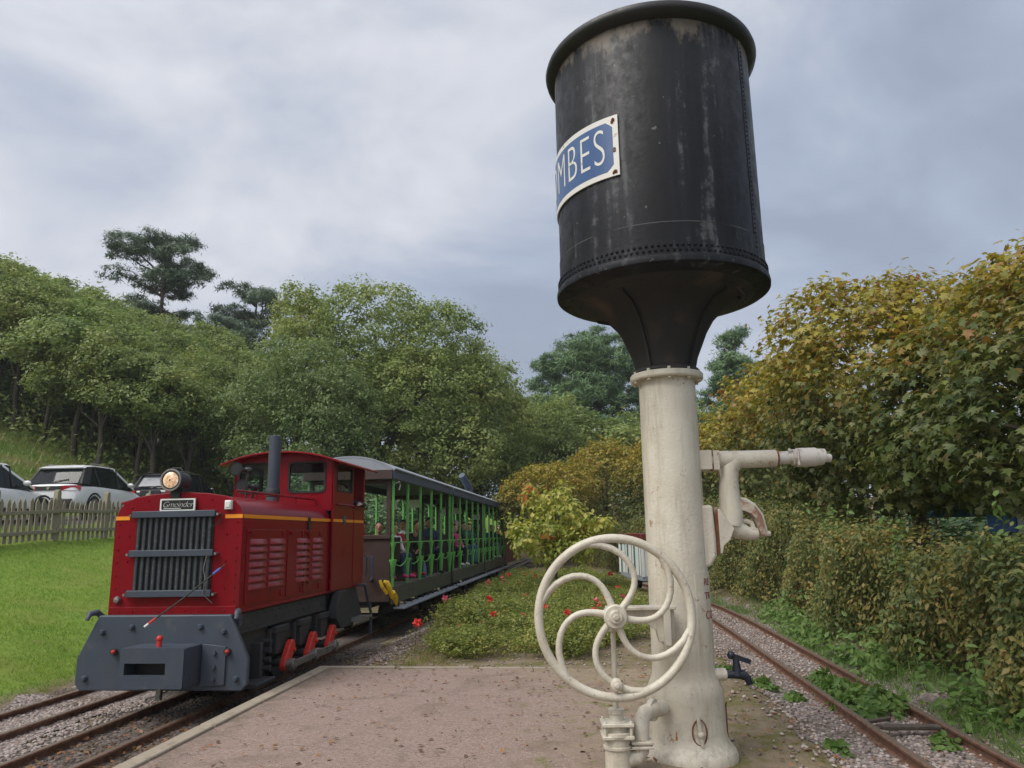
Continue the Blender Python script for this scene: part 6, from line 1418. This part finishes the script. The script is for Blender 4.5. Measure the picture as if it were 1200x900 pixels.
# --- young tree in the flower bed
sx_, sy_ = -.93, 20.0
sp = thing('young_tree', 'young yellow green tree with orange tips standing in the flower bed', 'tree', (sx_, sy_, gz(sx_, sy_))); sp.scale = (1.25, 1.25, 1.08)
rng = np.random.default_rng(14); lob = [((0, 0, 1.75), (.48, .48, .5)), ((-.38, 0, 2.32), (.24, .24, .42)), ((.12, 0, 2.42), (.20, .2, .40)), ((.42, 0, 2.0), (.30, .3, .34)), ((-.55, 0, 1.42), (.40, .4, .4)), ((.45, -.1, 1.32), (.36, .36, .34)), ((.95, 0, 1.72), (.26, .2, .16)), ((.70, 0, 1.55), (.24, .2, .18)), ((-.88, 0, 1.72), (.18, .18, .22)), ((0, -.1, 1.05), (.45, .4, .26))]
add_tree(sp, wobble((0, 0, -.1), (0, 0, 1.9), 6, .02, 4), [.035, .032, .03, .026, .022, .018, .01], [(wobble((0, 0, .9 + .12 * i), c, 4, .05, i), .016) for i, (c, r) in enumerate(lob)], crown(lob, 300, 11, .14, .135, 'leaf', .4, 1.0, .8, droop=.65, rng=rng), 'leaf_sapling', 'twig')
V, F = crown([((-.42, 0, 2.62), (.10, .10, .08)), ((-.62, 0, 2.42), (.09, .09, .08)), ((-.2, -.5, 1.55), (.05, .05, .05))], 9, 5, .10, .14, 'leaf', .4, 1.0, .8, droop=.6, rng=rng); fast_mesh('turned_leaves', V, F, M['leaf_orange'], sp)
# --- rose bushes
def rose(seed, pink):
    rng = np.random.default_rng(seed); rr = random.Random(seed); root = thing('rose_bush', '', 'shrub'); lob = spread(rr, 5, .36, .24, .05, .26, .75) + [((0, 0, .32), (.34, .34, .22))]
    V, F = crown(lob, 240, 16, .10, .047, 'leaf', .6, .8, .75, rng=rng, cull=.5); fast_mesh('foliage', V, F, M['leaf_rose'], root)
    b = MB()
    for k in range(9): b.tube(wobble((rr.uniform(-.1, .1), rr.uniform(-.1, .1), -.05), (rr.uniform(-.5, .5), rr.uniform(-.5, .5), rr.uniform(.3, .55)), 3, .03, k), [.008, .006, .005, .003], 4)
    b.build('stems', 'twig', root)
    return root
def bloom(root, p, r, mt, seed):
    rng = np.random.default_rng(seed); n_ = 22; d = rng.normal(size=(n_, 3)); d[:, 2] = np.abs(d[:, 2]) * .8 + .1; d /= np.linalg.norm(d, axis=1, keepdims=True)
    V, F = leaf_cloud(np.array(p) + d * r * .35, d + rng.normal(size=(n_, 3)) * .25, np.full(n_, r * 1.1), 'oval', None, rng); fast_mesh('bloom', V, F, M[mt], root)
rs = [rose(300 + i, 0) for i in range(4)]; rr = random.Random(12); used = set()
spots = []
for yy in np.arange(10.75, 27, .72):
    xl = np.interp(yy, [10.7, 13, 16, 23, 30], [-2.2, -2.5, -2.7, -3.0, -2.9]) + .45; xq = np.interp(yy, [10.7, 13, 16, 20, 24, 28], [.35, .75, 1.15, 1.2, .6, -.2]) - .2
    for xx in np.arange(xl, xq, .74): spots.append((xx + rr.uniform(-.16, .16), yy + rr.uniform(-.16, .16)))
flw = {}
for i, (x, y) in enumerate(spots):
    if (abs(x - sx_) < .35 and abs(y - sy_) < .4) or rr.random() < .14: continue
    k = rr.randrange(4); src = rs[k]; o = src if k not in used else copy_tree(src); used.add(k)
    s_ = rr.uniform(.9, 1.25); o.location = (x, y, gz(x, y)); o.scale = (s_, s_, s_ * rr.uniform(.45, 1.0)); o.rotation_euler = (0, 0, rr.uniform(0, 6.28)); flw[i] = o
for i, o in flw.items():
    nb = rr.choice([0, 0, 1, 1, 2]) if o.location.y < 20 else rr.choice([0, 0, 0, 1]); mt = 'petal' if rr.random() < .75 else 'petal_pink'
    for q in range(nb): bloom(o, (rr.uniform(-.35, .35), rr.uniform(-.35, .35), rr.uniform(.44, .60)), rr.uniform(.045, .07), mt, i * 10 + q)
    tag(o, 'low leafy rose bush carrying red or pink blooms in the bed' if nb else 'low leafy rose bush without open blooms in the bed', 'shrub', 'rose bushes in the bed' if nb else 'bloomless rose bushes in the bed')
# two roses straying by the train
for x, y, p in ((-2.98, 15.2, 'petal_pink'), (-2.55, 10.9, 'petal')):
    o = thing('garden_rose', 'single %s rose leaning over the gravel beside the train' % ('pink' if 'pink' in p else 'red'), 'flower', (x, y, gz(x, y))); b = MB(); b.tube(wobble((0, 0, -.03), (.05, 0, .42), 4, .02, 3), .005, 5); b.build('stem', 'twig', o); bloom(o, (.05, 0, .43), .07, p, 5)
    V, F = leaf_cloud(np.random.default_rng(2).uniform((-.08, -.08, .1), (.1, .08, .36), (14, 3)), np.random.default_rng(3).normal(size=(14, 3)) + (0, 0, .6), np.full(14, .06), 'oval'); fast_mesh('leaves', V, F, M['leaf_rose'], o)

# --- grass: lawn, bank, verges
def blades(name, x, y, h, w, lean, mat, label, cat='grass', rng=RNG):
    n_ = len(x); z = hz(x, y); a = rng.uniform(0, 2 * math.pi, n_); ln = rng.normal(0, lean, (n_, 2)); P = np.stack([x, y, z - .01], 1)
    dx = np.stack([np.cos(a), np.sin(a), np.zeros(n_)], 1) * w[:, None] / 2; tip = P + np.stack([ln[:, 0] * h, ln[:, 1] * h, h], 1)
    V = np.stack([P - dx, P + dx, tip], 1).reshape(-1, 3); F = np.arange(n_ * 3).reshape(-1, 3); return tag(fast_mesh(name, V, F, M[mat]), label, cat, kind='stuff')
rng = np.random.default_rng(3)
n_ = 150000; y = 5.5 + 22 * rng.random(n_) ** 1.4; x = -6.72 - 7.6 * rng.random(n_) ** 1.05
k = rng.random(n_) < .55 + .45 * (vnoise(x, y, 2.0, 3) > -.2)
x, y = x[k], y[k]; blades('lawn_grass', x, y, rng.uniform(.025, .07, len(x)), rng.uniform(.008, .016, len(x)), .55, 'grass_blade', 'short mown lawn grass rising from the siding to the fence', rng=rng)
n_ = 60000; y = rng.uniform(14, 46, n_); x = -18.7 - 12 * rng.random(n_) ** 1.2; blades('bank_grass', x, y, rng.gamma(2, .07, n_) + .04, rng.uniform(.02, .05, n_), .5, 'grass_rough', 'rough green and tawny grass on the bank below the wood', rng=rng)
n_ = 14000; y = 3.5 + 22 * rng.random(n_) ** 1.6; x = hedge_front(y) - .30 + rng.normal(0, .14, n_); k = (np.abs(x - xr(y)) > .44) & (vnoise(x, y, 1.9, 7) > -.35); x, y = x[k], y[k]; blades('verge_grass', x, y, rng.gamma(2, .045, len(x)) + .03, rng.uniform(.006, .014, len(x)), .5, 'leaf_weed', 'green grass along the foot of the hedge', rng=rng)
n_ = 5200; y = 3.5 + 19 * rng.random(n_) ** 1.3; x = rng.uniform(.9, 3.3, n_); k = vnoise(x, y, 2.7, 9) > .28; x, y = x[k], y[k]; blades('sparse_grass', x, y, rng.gamma(2, .018, len(x)) + .012, rng.uniform(.004, .008, len(x)), .7, 'grass_rough', 'thin moss and grass in the dirt beside the right track', rng=rng)
n_ = 2600; y = rng.uniform(5, 11, n_); x = rng.uniform(-2.6, 2.0, n_); k = (vnoise(x, y, 3.1, 2) > .42) & (rng.random(n_) < np.clip((x + 2.6) / 4 + (y > 9.3) * .5, 0, 1)); x, y = x[k], y[k]; blades('platform_tufts', x, y, rng.gamma(2, .012, len(x)) + .045, rng.uniform(.003, .006, len(x)), .7, 'grass_rough', 'thin tufts of grass pushing through the platform surface', rng=rng)
n_ = 5000; y = rng.uniform(9.9, 30, n_); x = np.interp(y, [9.9, 13, 16, 23, 30], [-2.3, -2.3, -2.6, -2.9, -2.8]) + rng.normal(0, .22, n_); blades('bed_edge_grass', x, y, rng.gamma(2, .03, n_) + .02, rng.uniform(.006, .012, n_), .6, 'leaf_rose', 'grass and weeds along the edge of the flower bed', rng=rng)
# nettles and leafy weeds at the hedge foot
n_ = 4200; y = 4.0 + 12 * rng.random(n_) ** 1.3; x = hedge_front(y) - .22 + rng.normal(0, .16, n_); k = (np.abs(x - xr(y)) > .46) & (vnoise(x, y, 1.3, 5) > -.1); x, y = x[k], y[k]; P = np.stack([x, y, hz(x, y) + rng.gamma(1.6, .09, len(x))], 1); V, F = leaf_cloud(P, rng.normal(size=(len(x), 3)) * .5 + (-.3, -.3, .9), rng.uniform(.06, .13, len(x)), 'oval', .2, rng); tag(fast_mesh('nettles', V, F, M['leaf_weed']), 'leafy green nettles at the foot of the hedge', 'weeds', kind='stuff')
def weed(label, x, y, r, h, n_, seed, z=None):
    rng = np.random.default_rng(seed); n_ = int(n_ * 1.8); o = thing('weed', label, 'weed', (x, y, gz(x, y)), 0); a = rng.uniform(0, 6.28, n_); d = r * np.sqrt(rng.random(n_)); hh = h * (1 - .6 * (d / r) ** 2) * rng.uniform(.3, 1, n_)
    P = np.stack([d * np.cos(a), d * np.sin(a), hh], 1); t = np.stack([np.cos(a) * .8, np.sin(a) * .8, np.full(n_, .7)], 1); V, F = leaf_cloud(P, t + rng.normal(size=(n_, 3)) * .35, rng.uniform(.05, .115, n_), 'oval', .05, rng); fast_mesh('leaves', V, F, M['leaf_weed'], o)
    b = MB()
    for k in range(max(4, n_ // 14)): aa = rng.uniform(0, 6.28); dd = r * rng.random() * .8; b.tube([(dd * .4 * math.cos(aa), dd * .4 * math.sin(aa), -.03), (dd * math.cos(aa), dd * math.sin(aa), h * .7)], [.006, .003], 4)
    b.build('stalks', 'leaf_weed', o)
for q in (('bushy green weed growing between the right rails, widest of all', 2.66, 8.15, .36, .24, 240), ('bushy weed between the right rails next to the widest one', 2.62, 8.85, .27, .20, 150), ('small weed between the right rails with a few yellow leaves', 2.60, 9.55, .20, .15, 90), ('weed between the right rails by the loose plank', 2.78, 6.9, .12, .10, 40),
          ('leafy weed in the ballast just right of the tap', 1.82, 9.0, .14, .10, 60), ('flat bluish weed in the ballast beside the tap weed', 2.05, 8.65, .13, .06, 50), ('small weed at the foot of the water crane below the tap', 1.45, 9.4, .10, .10, 40), ('small weed at the dirt edge near the right rail', 1.85, 6.6, .09, .08, 36)): weed(*q, seed=int(q[2] * 100))
b = MB(); b.box((0, 0, 0), (.62, .09, .035), rot=(0, .03, .18)); o = b.build('loose_plank', 'sleeper', None, bevel=.008); o.location = (2.72, 7.25, -.085); tag(o, 'grey weathered plank lying between the right rails', 'plank')
b = MB(); b.box((0, 0, 0), (.30, .05, .03), rot=(0, 0, .5)); o = b.build('loose_plank', 'sleeper', None, bevel=.008); o.location = (2.50, 7.55, -.10); tag(o, 'short stick of wood lying beside the weathered plank', 'stick')

# --- loose stones and fallen leaves
def stones(name, x, y, s, dz, mats, label, rng):
    n_ = len(x); ph = (1 + 5 ** .5) / 2; iv = np.array([(-1, ph, 0), (1, ph, 0), (-1, -ph, 0), (1, -ph, 0), (0, -1, ph), (0, 1, ph), (0, -1, -ph), (0, 1, -ph), (ph, 0, -1), (ph, 0, 1), (-ph, 0, -1), (-ph, 0, 1)]) / 1.9
    it = np.array([(0, 11, 5), (0, 5, 1), (0, 1, 7), (0, 7, 10), (0, 10, 11), (1, 5, 9), (5, 11, 4), (11, 10, 2), (10, 7, 6), (7, 1, 8), (3, 9, 4), (3, 4, 2), (3, 2, 6), (3, 6, 8), (3, 8, 9), (4, 9, 5), (2, 4, 11), (6, 2, 10), (8, 6, 7), (9, 8, 1)])
    V = iv[None] * rng.uniform(.7, 1.25, (n_, 12, 1)) * (s[:, None] * np.stack([rng.uniform(.7, 1.3, n_), rng.uniform(.7, 1.3, n_), rng.uniform(.45, .8, n_)], 1))[:, None, :]
    a = rng.uniform(0, 6.28, n_); ca, sa = np.cos(a)[:, None], np.sin(a)[:, None]; Vx = V[..., 0] * ca - V[..., 1] * sa; Vy = V[..., 0] * sa + V[..., 1] * ca
    V = np.stack([Vx + x[:, None], Vy + y[:, None], V[..., 2] + (hz(x, y) + dz)[:, None]], -1).reshape(-1, 3); F = (it[None] + (np.arange(n_) * 12)[:, None, None]).reshape(-1, 3)
    return tag(fast_mesh(name, V, F, mats), label, 'gravel', kind='stuff')
def stone_mat(name, st):
    m, nt, bs = new_mat(name); g_ = N(nt, 'ShaderNodeNewGeometry'); c = ramp(nt, g_.outputs['Random Per Island'], st); c = mixc(nt, step(nt, noise(nt, 40, 4), .4, .7, 0, .5), c, (.17, .13, .10)); nt.links.new(c, bs.inputs['Base Color']); bs.inputs['Roughness'].default_value = .9; return m
M['stone'] = stone_mat('stone', [(0, (.13, .11, .10)), (.3, (.24, .195, .18)), (.6, (.34, .285, .265)), (.85, (.44, .39, .36)), (1, (.27, .18, .14))]); M['stone_dark'] = stone_mat('stone_dark', [(0, (.05, .04, .035)), (.5, (.12, .09, .075)), (1, (.20, .15, .12))])
rng = np.random.default_rng(17)
n_ = 9500; y = 3.6 + 20 * rng.random(n_) ** 1.5; x = xr(y) + rng.normal(0, .48, n_); k = np.abs(x - xr(y)) < 1.0; x, y = x[k], y[k]; x = np.concatenate([x, 1.95 - rng.gamma(1.3, .16, 1100)]); y = np.concatenate([y, 4.2 + 12 * rng.random(1100) ** 1.4]); stones('ballast_stones', x, y, rng.uniform(.010, .026, len(x)), .012, M['stone'], 'pinkish grey ballast stones around the right track', rng)
n_ = 5200; y = rng.uniform(9.9, 26, n_); x = -3.15 + rng.normal(0, .30, n_); k = (x > -3.75) & (x < -2.3); x, y = x[k], y[k]; stones('gravel', x, y, rng.uniform(.012, .028, len(x)), .008, M['stone'], 'grey gravel between the train and the flower bed', rng)
n_ = 4200; y = rng.uniform(4.5, 9, n_); x = rng.uniform(-6.6, -5.0, n_); stones('ballast_stones', x, y, rng.uniform(.012, .026, n_), .014, M['stone'], 'pale ballast stones between the siding rails', rng)
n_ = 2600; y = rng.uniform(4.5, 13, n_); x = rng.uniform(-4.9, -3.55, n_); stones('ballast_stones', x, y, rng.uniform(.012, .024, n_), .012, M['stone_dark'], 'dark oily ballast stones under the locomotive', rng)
n_ = 700; y = rng.uniform(9.9, 13, n_); x = rng.uniform(-2.4, 1.4, n_); stones('gravel', x, y, rng.uniform(.008, .020, n_), .008, M['stone'], 'scattered gravel in front of the flower bed', rng)
n_ = 2600; x = rng.uniform(-3.1, 1.2, n_); y = rng.uniform(5, 9.7, n_); k = rng.random(n_) < np.clip(.10 + .5 * smooth((x + 1.5) / 2.5) + .6 * smooth((y - 8.9) / .8), 0, 1) * (vnoise(x, y, 2.2, 8) > -.15); x, y = x[k], y[k]; stones('loose_grit', x, y, rng.uniform(.003, .009, len(x)), .036, M['stone'], 'loose grit lying on the platform', rng)
M['litter'] = leaf_mat('litter', [(0, (.075, .045, .025)), (.35, (.15, .085, .04)), (.65, (.24, .13, .06)), (.85, (.30, .10, .03)), (1, (.34, .24, .12))], .1, .2, 3)
def litter(name, x, y, z, s, label, tpl='leaf'):
    n_ = len(x); V, F = leaf_cloud(np.stack([x, y, z], 1), rng.normal(size=(n_, 3)) * .28 + (0, 0, 1), s, tpl, None, rng); tag(fast_mesh(name, V, F, M['litter']), label, 'leaves', kind='stuff')
n_ = 900; y = 5 + 4.7 * rng.random(n_); x = rng.uniform(-3.2, 1.8, n_); k = rng.random(n_) < np.clip(.25 + (x + 3.2) / 7 + (y - 7) * .12, .05, 1); x, y = x[k], y[k]; litter('fallen_leaves', x, y, np.where(x < .9, .010, hz(x, y) + .018), rng.uniform(.028, .07, len(x)), 'brown fallen leaves scattered over the platform')
n_ = 900; y = rng.uniform(4.5, 8.2, n_); x = np.where(rng.random(n_) < .6, rng.uniform(-4.3, -3.55, n_), rng.uniform(-4.9, -4.25, n_)); litter('fallen_leaves', x, y, np.full(n_, BALZ + .03), rng.uniform(.03, .07, n_), 'rusty fallen leaves between the rails of the main track')
n_ = 1500; y = 3.6 + 16 * rng.random(n_) ** 1.3; x = rng.uniform(1.2, 3.6, n_); litter('fallen_leaves', x, y, hz(x, y) + .028, rng.uniform(.025, .055, n_), 'brown fallen leaves along the right track')
n_ = 1500; y = rng.uniform(9.75, 13.5, n_); x = rng.uniform(-3.7, -1.9, n_); litter('fallen_leaves', x, y, hz(x, y) + .022, rng.uniform(.02, .05, n_), 'straw coloured leaf litter at the platform end beside the train')

# ------------------------------------------------------------------ air
hzm = bpy.data.materials.new('haze_air'); hzm.use_nodes = True; nt = hzm.node_tree; nt.nodes.clear()
o_ = nt.nodes.new('ShaderNodeOutputMaterial'); pv = nt.nodes.new('ShaderNodeVolumePrincipled'); pv.inputs['Color'].default_value = (.82, .87, .93, 1); pv.inputs['Density'].default_value = .0006; pv.inputs['Anisotropy'].default_value = .2
nt.links.new(pv.outputs[0], o_.inputs['Volume'])
b = MB(); b.box((0, 270, 40), (900, 760, 84)); hb = b.build('haze', hzm); tag(hb, 'thin pale haze in the air over the valley', 'haze', kind='stuff')
